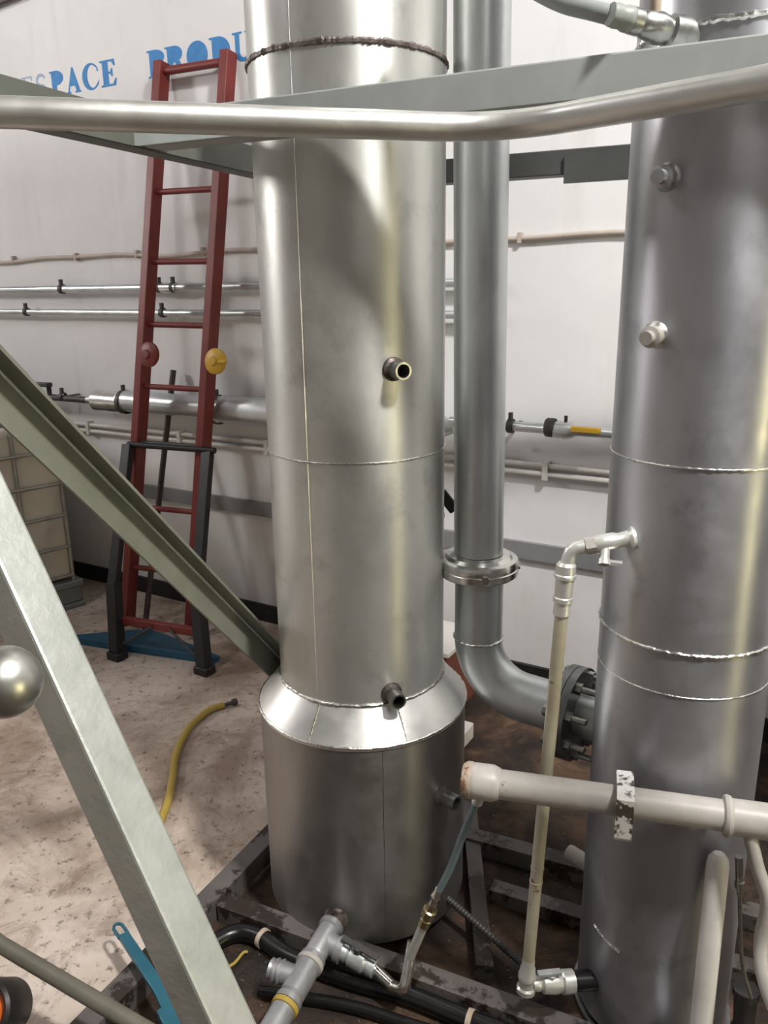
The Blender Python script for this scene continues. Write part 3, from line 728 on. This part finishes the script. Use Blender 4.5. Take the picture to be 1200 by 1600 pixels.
for z, tip in ((1.700, V((0.425, 1.300, 1.694))), (1.461, V((0.415, 1.30, 1.462)))):
    p, d = on_r(-.131, -.094, RR, z)
    dv = V((-.62, -.74, -.05)).normalized()
    bm = B(); add_lathe(bm, [(0, -.02), (.016, -.02), (.016, .014), (.014, .016), (.0175, .018), (.0175, .03), (.011, .032), (.011, .046), (0, .046)], p, dv, 16); pg = obj('plug', bm, 'white_pipe' if z < 1.6 else 'silver', rc)
    bm = B(); add_lathe(bm, [(.014, -.01), (.026, -.008), (.020, .004), (.016, .007)], p, dv, 20); obj('weld_collar', bm, 'weld' if z < 1.6 else 'silver', pg)
# stub and flange towards the vapour pipe
pdir = V((.81, -.59, 0)).normalized()
PX, PY, ZE = 0.225, 1.79, 0.592
fl = V((PX, PY, ZE)) + pdir * 0.235
bm = B(); add_tube(bm, [fl + pdir * 0.03, fl + pdir * 0.20], 0.05, 32); obj('stub_pipe', bm, 'galv', rc)
bm = B(); add_lathe(bm, [(.045, .016), (.108, .016), (.108, .034), (.045, .034)], fl, pdir, 48, True); obj('stub_flange', bm, 'flange_dark', rc)
# leg strut, small stubs and cables of the right column
sp0, sp1 = V((0.607, 1.240, .52)), V((0.580, 1.17, .0))
bm = B(); add_lathe(bm, [(0, -.012), (.010, -.01), (.018, 0), (.020, .012), (.020, (sp1 - sp0).length), (0, (sp1 - sp0).length)], sp0, sp1 - sp0, 24); obj('front_leg', bm, 'conduit', rc, label='white pipe leg in front of the column')
p, d = on_r(.06, -.16, RR - .005, .47)
bm = B(); add_pipe(bm, V((.50, 1.60, .19)), V((.445, 1.67, .187)), .02, .014, .04); obj('back_stub', bm, 'white_pipe', rc)
bm = B(); add_lathe(bm, [(0, 0), (.022, 0), (.022, .05), (.026, .05), (.026, .08), (0, .08)], (0.535, 1.17, 0.0), (0.02, 0.15, 1), 18); obj('floor_stub', bm, 'silver', rc)
# little gauge cable on its right flank
gp = [V((0.652, 1.255, .51)), V((0.658, 1.25, .45)), V((0.664, 1.245, .38)), V((0.675, 1.235, .28)), V((0.695, 1.225, .21))]
bm = B(); add_tube(bm, smooth_path(gp), 0.004, 8); add_lathe(bm, [(0, 0), (.007, 0), (.007, .05), (.009, .052), (.009, .065), (.006, .067), (.006, .08), (0, .08)], gp[0], gp[1] - gp[0], 10); obj('sensor_cable', bm, 'bolt', rc)
bm = B(); add_lathe(bm, [(0, 0), (.024, 0), (.026, .012), (.022, .02), (.02, .09), (.024, .095), (.02, .13), (0, .13)], (0.70, 1.255, .20), (.03, -.03, -1), 14); obj('side_fitting', bm, 'dark_steel', rc)

# ------------------------------------------------------------------ vapour pipe between the columns
vp = thing('vapour_pipe', 'grey vertical pipe with bolted flange and elbow between the columns', 'pipe', (PX, PY, ZE - 0.06))
PR = 0.0575
pt = V((0.196, 1.79, 3.3)); pb = V((0.222, 1.79, 0.935))
bm = B(); add_tube(bm, [lerp(pt, pb, k / 12) for k in range(13)], PR, 48); obj('upper_pipe', bm, 'galv', vp)
bm = B(); add_lathe(bm, [(PR, .022), (.074, .020), (.080, .012), (.092, .010), (.094, .004), (.094, -.008), (.092, -.010), (.094, -.012), (.094, -.026), (.09, -.03), (.05, -.03)], (0.222, 1.79, .912), (0, 0, 1), 56); fg = obj('flange_joint', bm, 'chrome', vp)
for k in range(4):
    a = -PI / 2 + k * PI / 2 + .05
    bm = B(); add_lathe(bm, [(0, 0), (.010, 0), (.010, .006), (0, .006)], (0.222 + .093 * math.cos(a), 1.79 + .093 * math.sin(a), .898), (math.cos(a), math.sin(a), 0), 6); obj('grub_screw', bm, 'bolt', fg)
ER = 0.125
bm = B(); add_tube(bm, [V((PX, PY, .905)), V((PX, PY, ZE + ER))], PR, 48); obj('lower_pipe', bm, 'galv', vp)
el = []
for k in range(19):
    a = (PI / 2) * k / 18
    el.append(V((PX, PY, ZE + ER)) + pdir * (ER * (1 - math.cos(a))) + V((0, 0, -ER * math.sin(a))))
el.append(el[-1] + pdir * 0.1)
bm = B(); add_tube(bm, el, PR, 48); obj('elbow', bm, 'galv', vp)
obj('weld_bead', (lambda: (lambda b_: (add_tube(b_, [V((PX + (PR + .001) * math.cos(2 * PI * k / 90), PY + (PR + .001) * math.sin(2 * PI * k / 90), ZE + ER + .001 + random.uniform(-.0012, .0012))) for k in range(90)], [random.uniform(.002, .0042) for _ in range(90)], 7, False, True), b_)[1])(B()))(), 'weld', vp)
bm = B(); add_lathe(bm, [(.05, -.014), (.075, -.014), (.08, -.004), (.108, -.004), (.108, .014), (.05, .014)], fl, pdir, 48, True); ff = obj('elbow_flange', bm, 'flange_dark', vp)
fx, fy = frame_of(pdir)
for k in range(8):
    a = 2 * PI * (k + .5) / 8
    c0 = fl + (fx * math.cos(a) + fy * math.sin(a)) * 0.089
    bm = B()
    add_lathe(bm, [(0, -.02), (.013, -.02), (.013, -.006), (0, -.006)], c0, pdir, 6)
    add_lathe(bm, [(0, .034), (.013, .034), (.013, .048), (0, .048)], c0, pdir, 6)
    add_lathe(bm, [(.008, -.02)] + [(.008 - .001 * (j % 2), .034 + .0035 * j) for j in range(14)] + [(0, .083)], c0, pdir, 10)
    obj('flange_bolt', bm, 'bolt', ff)

# ------------------------------------------------------------------ sight tube on the right column
st = thing('sight_tube', 'pale stained sight tube with a silver valve at each end on the right column', 'level gauge', (0.289, 1.37, 0.05))
va, vd = V((0.437, 1.349, 1.108)), None
eb = V((0.334, 1.36, 1.086))
vd = (eb - va).normalized()
L = (eb - va).length
bm = B(); add_lathe(bm, [(.012, -.01), (.020, -.008), (.022, -.002), (.015, .004), (.013, .02), (.016, .03), (.016, .06), (.012, .068)], va, vd, 20); bv = obj('valve_body', bm, 'bright_paint', st)
bm = B(); add_lathe(bm, [(0, .062), (.016, .062), (.016, .08), (0, .08)], va, vd, 6); obj('hex_nut', bm, 'white_pipe', bv)
bm = B(); add_lathe(bm, [(0, 0), (.009, 0), (.009, .03), (.011, .032), (.011, .042), (.007, .042), (.007, .03), (0, .03)], va + vd * .045, V((-.15, -.55, -.75)), 14)
add_beam(bm, va + vd * .042 + V((-.004, -.02, -.03)), va + vd * .02 + V((0, -.026, -.036)), .014, .006); obj('valve_handle', bm, 'bright_paint', bv)
tb0, tb1 = V((0.327, 1.361, 1.045)), V((0.285, 1.345, 0.142))
td = (tb1 - tb0).normalized()
bm = B(); add_tube(bm, round_path([va + vd * .075, eb, tb0], .02, 6), .0125, 16); obj('elbow', bm, 'bright_paint', st)
bm = B(); add_lathe(bm, [(0, -.015), (.014, -.015), (.018, -.01), (.018, .006), (.020, .008), (.020, .014), (.017, .016), (.016, .05), (.018, .052), (.018, .06), (.015, .062), (.016, .085), (.012, .09)], tb0, td, 20); obj('top_coupling', bm, 'bright_paint', st)
LT_ = (tb1 - tb0).length
bm = B(); add_lathe(bm, [(.012, .06)] + [(.0125, .06 + (LT_ - .08) * k / 10) for k in range(11)], tb0, td, 18); obj('tube_body', bm, 'tube_amber', st)
for k_ in (.70, .735):
    bm = B(); add_lathe(bm, [(.0125, -.002), (.0138, 0), (.0125, .002)], tb0 + td * (LT_ * k_), td, 18); obj('level_ring', bm, 'cap_rust', st)
bm = B(); add_lathe(bm, [(.012, -.05), (.0135, -.045), (.0135, -.03), (.016, -.025), (.0165, -.012), (.019, -.008), (.019, .0), (.015, .004), (.016, .02), (.020, .024), (.020, .034), (.012, .038), (0, .038)], tb1, td, 20); obj('bottom_coupling', bm, 'bright_paint', st)
lv0 = tb1 + V((.012, .0, -.018)); lv1 = V((0.436, 1.368, 0.110))
ldv = (lv1 - lv0).normalized()
bm = B(); add_lathe(bm, [(0, 0), (.014, .0), (.016, .012), (.014, .016), (.021, .022), (.023, .05), (.021, .062), (.025, .066), (.025, .09), (.020, .092), (0, .092)], lv0, ldv, 12); lb = obj('valve_body', bm, 'bright_paint', st)
bm = B(); add_lathe(bm, [(0, 0), (.009, 0), (.009, .03), (0, .03)], lv0 + ldv * .04, (0, -.2, 1), 12); add_beam(bm, lv0 + ldv * .01 + V((0, -.006, .032)), lv0 + ldv * .06 + V((0, -.006, .034)), .014, .006); obj('valve_handle', bm, 'galv', lb)
bm = B(); add_tube(bm, [lv0 + ldv * .088, lv1], .021, 18); obj('rubber_sleeve', bm, 'black_hose', st)

# ------------------------------------------------------------------ hose and valve at the top right
th_ = thing('top_hose', 'grey hose with a valve joining the right column near the top edge', 'hose', (0.36, 1.3, 1.86))
hv = [V((0.12, 1.48, 2.09)), V((0.208, 1.40, 2.0)), V((0.268, 1.35, 1.949)), V((0.314, 1.315, 1.925)), V((0.362, 1.298, 1.908))]
bm = B(); add_tube(bm, smooth_path(hv), .0135, 18); obj('hose_body', bm, 'hose_grey', th_)
he, hi_ = hv[-1], V((0.455, 1.325, 1.892))
hd_ = (hi_ - he).normalized()
bm = B(); add_lathe(bm, [(0, -.03), (.0155, -.03), (.0165, -.02), (.0155, -.012), (.0175, -.006), (.0175, .004), (.0155, .008), (0, .008)], he, hd_, 16); obj('hose_clip', bm, 'hose_grey', th_)
bm = B(); add_lathe(bm, [(0, .004), (.018, .004), (.018, .018), (.015, .02), (.019, .026), (.022, .05), (.019, .066), (.024, .07), (.026, .09), (.022, .12), (0, .12)], he, hd_, 14); tv = obj('valve_body', bm, 'brass', th_)
tv.data.materials[0] = M['bolt']
bm = B(); add_cyl(bm, he + hd_ * .045, he + hd_ * .045 + V((-.005, -.01, .038)), .008); add_beam(bm, he + hd_ * .045 + V((-.004, -.01, .04)), he + hd_ * .02 + V((-.03, -.01, .058)), .016, .004); obj('valve_handle', bm, 'cap_rust', tv)

# ------------------------------------------------------------------ handrail tube across the top
bm = B()
add_tube(bm, round_path([V((-1.10, 0.984, 1.77)), V((0.185, 1.317, 1.77)), V((0.92, 0.62, 1.775))], 0.20, 14), 0.020, 32)
obj('handrail_tube', bm, 'tube', None, label='polished round steel tube bent across the top foreground', cat='handrail')

# ------------------------------------------------------------------ support frame
fr = thing('support_frame', 'grey steel support frame of square beams and diagonal braces around the columns', 'frame', (-0.14, 2.47, 0))
ZF = 1.807; FB = 0.06
bdir = V((.905, -.424, 0)).normalized(); adir = V((.37, .93, 0)).normalized()
bnor = V((.424, .905, 0)).normalized()
bj = V((-0.45, 1.673, ZF))
Ab = V((-0.526, 1.497, ZF))
def fbeam(name, p0, p1, mat, side, label=None):
    """square beam whose camera-side bottom edge runs p0-p1"""
    p0, p1 = V(p0), V(p1); s_ = V(side)
    bm = B(); add_beam(bm, p0 + s_ * FB / 2 + V((0, 0, FB / 2)), p1 + s_ * FB / 2 + V((0, 0, FB / 2)), FB, FB)
    return obj(name, bm, mat, fr, 0, label, bevel=0.003)
fbeam('beam', bj - bdir * 0.0, bj + bdir * 1.75, 'frame', bnor, 'grey square beam crossing in front of both columns')
# galvanised channel running back beside the main column: web, two flanges
aside = V((-adir.y, adir.x, 0))
p0, p1 = Ab - adir * 1.1, Ab + adir * 1.05
bm = B()
add_beam(bm, p0 + V((0, 0, .03)) + aside * .004, p1 + V((0, 0, .03)) + aside * .004, .006, .06)
add_beam(bm, p0 + V((0, 0, .003)) + aside * .03, p1 + V((0, 0, .003)) + aside * .03, .055, .006)
add_beam(bm, p0 + V((0, 0, .057)) + aside * .03, p1 + V((0, 0, .057)) + aside * .03, .055, .006)
obj('channel_beam', bm, 'frame_olive', fr, 0, 'olive channel beam running back on the left')
bm = B()
add_prism(bm, [(-.182, .046), (0, .0), (.22, .0), (.22, .03), (.0, .048), (-.178, .058)], bj - bnor * .012, bdir, Zv, 0.007)
obj('corner_gusset', bm, 'frame_light', fr, 0, 'pale galvanised corner plate')
Cb = V((0.337, 2.254, ZF))
fbeam('beam', Cb - bdir * 0.50, Cb + bdir * 1.2, 'frame_dark', bnor, 'dark back beam behind the vapour pipe')
bm = B(); add_box(bm, Cb + bdir * .30 - bnor * .006 + V((0, 0, .012)), (.30, .008, .068), (bdir, bnor, Zv)); obj('joint_plate', bm, 'frame_dark', fr, 0)
for p in (V((-0.11, 2.50, 0)), Cb + bdir * 1.12 + bnor * .03, bj + bdir * 1.62 + bnor * .03, Ab - adir * 1.03 + aside * .03):
    mk('post', 'frame', fr, add_beam, V((p.x, p.y, 0)), V((p.x, p.y, ZF)), .06, .06, (1, 0, 0), bevel=0.003)
# olive angle brace, seen from inside of the angle
q0, q1 = V((-0.569, 1.2, 1.409)), V((-0.285, 1.98, 0.545))
bdv = (q1 - q0).normalized()
q0e, q1e = q0 - bdv * 0.55, q1 + bdv * 0.66
vn = bdv.cross(Zv).normalized()
vn = vn if vn.x > 0 else -vn                 # faces right / camera
un = vn.cross(bdv).normalized(); un = un if un.z > 0 else -un
bm = B()
add_box(bm, (q0e + q1e) / 2 - un * .014, (.006, .062, (q1e - q0e).length), (vn, un, bdv))
add_box(bm, (q0e + q1e) / 2 + un * .020 + vn * .020, (.046, .006, (q1e - q0e).length), (vn, un, bdv))
obj('angle_brace', bm, 'brace', fr, 0, 'olive green angle iron brace running down behind the wide column')
bm = B(); add_tube(bm, [q0e + un * .015 + vn * .004, q1e + un * .015 + vn * .004], .003, 6)
obj('brace_bead', bm, 'frame_light', fr)
# near square strut
r0_, r1_ = V((-0.45, 0.88, 1.223)), V((-0.214, 0.72, 0.737))
sa = (r1_ - r0_).normalized()
mid = (r0_ + r1_) / 2
vc = (V((0, 0, H)) - mid); vc = (vc - sa * vc.dot(sa)).normalized()
b1 = vc.cross(sa).normalized(); b1 = b1 if b1.x > 0 else -b1
ph = math.radians(56)
n1 = b1 * math.cos(ph) + vc * math.sin(ph)
n2 = -b1 * math.sin(ph) + vc * math.cos(ph)
SW = 0.056
cc = mid - (n1 + n2) * SW / 2 + b1 * 0.006
bm = B(); add_box(bm, cc + sa * 0.25, (SW, SW, 1.75), (n1, n2, sa)); obj('square_strut', bm, 'strut', fr, 0, 'near silver square strut in the lower left foreground', bevel=0.004)

# ball knob on a lever
bk = thing('ball_knob', 'silver ball knob on a lever at the left edge before the square strut', 'knob', (-0.377, 0.72, 1.14))
bc = V((-0.380, 0.72, 1.174))
bm = B(); bmesh.ops.create_uvsphere(bm, u_segments=40, v_segments=24, radius=0.036); bmesh.ops.translate(bm, verts=bm.verts[:], vec=bc); obj('ball', bm, 'ball', bk, 180)
bm = B(); add_tube(bm, [bc + V((-.025, 0, .0)), bc + V((-.30, -.03, .03))], .009, 14); obj('lever_rod', bm, 'tube', bk)

# ------------------------------------------------------------------ skid base on the floor
sk = thing('skid_base', 'stained grey steel skid of floor beams under the columns', 'skid', (0, 1.7, 0))
sdir = V((-.326, -.629, 0)).normalized(); snor = V((.888, -.46, 0)).normalized()
e0 = V((-0.355, 1.954, 0))
def skb(p0, p1, w, h, lab=None, mat='skid', z0=0.0):
    p0, p1 = V(p0), V(p1)
    bm = B(); add_beam(bm, V((p0.x, p0.y, z0 + h / 2)), V((p1.x, p1.y, z0 + h / 2)), w, h); return obj('floor_beam', bm, mat, sk, 0, lab, bevel=0.002)
skb(e0 - sdir * 0.45 + snor * .028, e0 + sdir * 1.6 + snor * .028, .055, .06, 'long left side member of the skid')
skb(e0 + sdir * 0.27 + snor * .06, e0 + sdir * 0.27 + snor * .06 + bdir * .95, .05, .05)
skb(V((0.214, 1.475, 0)), V((0.246, 2.15, 0)), .042, .042)
skb(V((0.265, 1.735, 0)), V((0.95, 1.405, 0)), .045, .04)
skb(V((-0.20, 2.12, 0)), V((0.95, 1.60, 0)), .05, .05)
# black hose on the skid floor with clips
hb = thing('black_hose', 'thick black hose clipped along the skid floor before the wide column', 'hose', (-0.1, 1.48, 0))
bp = [V((-.425, 1.575, .022)), V((-.395, 1.598, .022)), V((-.36, 1.605, .022)), V((-.310, 1.585, .022)), V((-.241, 1.530, .022)), V((-.105, 1.468, .022)), V((.041, 1.415, .022)), V((.168, 1.352, .022)), V((.30, 1.29, .022)), V((.40, 1.235, .022))]
bm = B(); add_tube(bm, smooth_path(bp), .021, 16); obj('hose_body', bm, 'black_hose', hb)
for p, q in ((bp[3], bp[4]), (bp[7], bp[8])):
    bm = B(); add_lathe(bm, [(.0212, -.006), (.0235, -.006), (.0235, .006), (.0212, .006)], p, q - p, 18, True); obj('clip', bm, 'cap_rust', hb)
bm = B()
bp2 = [V((-.30, 1.44, .016)), V((-.1, 1.40, .016)), V((.05, 1.345, .016)), V((.2, 1.29, .016)), V((.34, 1.22, .016))]
add_tube(bm, smooth_path(bp2), .013, 12)
obj('black_cable', bm, 'black_hose', None, label='thin black cable on the floor in front of the thick black hose', cat='cable')
# ribbed hose
rbp = smooth_path([V((.10, 1.71, .075)), V((.145, 1.651, .07)), V((.215, 1.568, .062)), V((.292, 1.481, .05)), V((.36, 1.42, .03))], 24)
bm = B(); add_tube(bm, rbp, [.0075 if k % 2 else .0095 for k in range(len(rbp))], 10)
obj('ribbed_hose', bm, 'dark_steel', None, label='thin ribbed grey hose over the open-ended skid beam', cat='hose')

# ------------------------------------------------------------------ things at the lower left
bm = B(); add_tube(bm, [V((-1.05, 1.52, .24)), V((-0.837, 1.396, .2)), V((-0.430, 1.185, .17)), V((-.30, 1.12, .155))], .0165, 16)
obj('olive_pipe', bm, 'rod_olive', None, label='dull olive inclined pipe passing behind the square strut at lower left', cat='pipe')
cp = thing('round_cap', 'round black rubber cap with an orange face at the lower left corner', 'cap', (-0.84, 1.36, 0))
cc_ = V((-0.835, 1.33, .095)); cd = V((-.22, -.72, .62)).normalized()
bm = B(); add_lathe(bm, [(0, -.08), (.035, -.08), (.056, -.05), (.060, 0), (.060, .03), (.054, .036), (.044, .03), (.044, .01), (0, .01)], cc_, cd, 48); obj('rubber_cap', bm, 'black', cp)
bm = B(); add_lathe(bm, [(0, .03), (.02, .028), (.043, .014), (.043, .010), (0, .010)], cc_, cd, 28); obj('orange_face', bm, 'orange', cp)
# pipe wrench
pw = thing('pipe_wrench', 'teal pipe wrench with a looped handle resting on the skid side member', 'wrench', (-0.55, 1.45, 0.06))
h0, h1 = V((-0.652, 1.565, .085)), V((-0.455, 1.315, .105))
hv_ = (h1 - h0).normalized(); hs = V((-hv_.y, hv_.x, 0)).normalized()
hl = (h1 - h0).length
bm = B()
out = [(-.013, 0.012)] + [(.013 * math.cos(math.radians(a)), -.0 + .013 * math.sin(math.radians(a))) for a in range(180, 361, 20)] + [(.013, .03), (.015, hl * .8), (.021, hl), (-.021, hl), (-.015, hl * .8), (-.013, .03)]
# loop end built as a ring of bars, then the shank
lp = [(-.0105, .045), (-.0105, .005), (-.006, -.004), (0, -.007), (.006, -.004), (.0105, .005), (.0105, .045)]
add_tube(bm, [h0 + hs * a + hv_ * b for a, b in lp], .0042, 8)
add_prism(bm, [(-.012, .04), (.012, .04), (.0135, hl * .8), (.02, hl), (-.02, hl), (-.0135, hl * .8)], h0 - hs.cross(hv_) * .006, hs, hv_, .012)
obj('handle', bm, 'teal', pw, bevel=0.002)
bm = B(); add_prism(bm, [(-.03, hl - .012), (.028, hl - .012), (.034, hl + .03), (.05, hl + .06), (.0, hl + .075), (-.034, hl + .04)], h0 - hs.cross(hv_) * .009, hs, hv_, .02); obj('jaw', bm, 'teal', pw, bevel=0.002)
bm = B(); add_lathe(bm, [(.012, 0), (.016, .002), (.016, .02), (.012, .022)], h0 + hv_ * (hl - .03) + hs * .03, hv_, 14, True); obj('nut', bm, 'dark_steel', pw)
# yellow scrap of tape on the dirty floor
bm = B(); add_tube(bm, smooth_path([V((-.41, 1.50, .006)), V((-.385, 1.515, .008)), V((-.37, 1.53, .006)), V((-.355, 1.555, .009)), V((-.345, 1.56, .007))]), .0035, 6)
obj('yellow_scrap', bm, 'hose_yellow', None, label='small curl of yellow tape on the dark skid floor', cat='scrap')

# ------------------------------------------------------------------ things half hidden behind the main column
bx = thing('brown_carton', 'brown printed carton with a white top behind the wide column', 'box', (0.16, 2.80, 0))
cdir, cnor = wd, wn
bm = B(); add_box(bm, V((0.13, 2.80, .13)), (.36, .26, .26), (cdir, cnor, Zv)); obj('carton_body', bm, 'carton', bx, bevel=0.004)
bm = B(); add_box(bm, V((0.13, 2.80, .267)), (.365, .265, .014), (cdir, cnor, Zv)); obj('white_lid', bm, 'conduit', bx)
bm = B(); add_box(bm, V((0.13, 2.80, .185)) - cnor * .131, (.33, .002, .05), (cdir, cnor, Zv)); obj('print_band', bm, 'paper', bx)
bm = B(); add_box(bm, V((0.18, 2.50, .03)), (.22, .12, .06), (cdir, cnor, Zv)); obj('white_block', bm, 'conduit', None, label='white flat block on the dirt floor in front of the brown carton', cat='block', bevel=0.006)
bl = thing('back_valve', 'small black-handled valve on the back of the tall stainless column', 'valve', (0.12, 1.93, 0.95))
bm = B(); add_tube(bm, [V((0.085, 1.94, .975)), V((.150, 1.985, .972))], .012, 14); obj('valve_stem', bm, 'galv', bl)
bm = B(); add_box(bm, V((.163, 1.965, 1.012)), (.028, .018, .06), (V((.8, 0, .6)), V((0, 1, 0)), V((-.6, 0, .8)))); obj('valve_handle', bm, 'black', bl, bevel=0.004)
# invented dark box, put in to blacken the gap past the right column
cb = thing('dark_filler_box', 'added dark box filling the black gap past the right column', 'filler box', (1.46, 2.04, 0))
bm = B(); add_box(bm, V((1.46, 2.04, .5)), (.5, .4, 1.0), (bdir, bnor, Zv)); obj('filler_body', bm, 'black', cb, bevel=0.006)
bm = B(); add_box(bm, V((1.46, 2.04, .5)) - bnor * .206, (.44, .012, .92), (bdir, bnor, Zv)); cdr = obj('filler_panel', bm, 'black', cb, bevel=0.004)
bm = B(); add_box(bm, V((1.46, 2.04, .55)) - bnor * .218 - bdir * .18, (.02, .014, .1), (bdir, bnor, Zv)); obj('handle', bm, 'bolt', cdr)
# dark line at the top left: overhead cable
bm = B(); add_tube(bm, [room(-5.9, .02, 2.70), room(-3.9, .02, 2.80), room(-3.2, .02, 2.845), room(-2.0, .02, 2.95)], .012, 10)
obj('overhead_cable', bm, 'brown_pole', None, label='dark cable on the wall at the top left corner', cat='cable')

# white paint mark on the skid side member, loose chips on the dirty floor
bm = B(); mp_ = e0 + sdir * .36 + snor * .03
add_prism(bm, [(-.035, -.004), (-.01, .002), (.0, .010), (.03, .012), (.034, .018), (-.004, .018), (-.02, .008)], V((mp_.x, mp_.y, .0602)), sdir, -snor, .0006)
obj('paint_mark', bm, 'conduit', sk, 0)
bm = B()
for _ in range(420):
    x, y = random.uniform(-.45, .75), random.uniform(1.18, 2.1)
    if (x - CX) ** 2 + (y - CY) ** 2 < .28 ** 2 or (x - RX) ** 2 + (y - RY) ** 2 < .18 ** 2 or .888 * x - .46 * y < -1.10: continue
    r_ = random.uniform(.001, .003); a_ = random.uniform(0, PI)
    add_box(bm, V((x, y, r_ * .5)), (r_ * 2.2, r_, r_ * .8), (V((math.cos(a_), math.sin(a_), 0)), V((-math.sin(a_), math.cos(a_), 0)), Zv))
obj('floor_chips', bm, 'rod_olive', None, 0, label='tiny loose rust and paint chips strewn on the dirty skid floor', cat='chips', kind='stuff')
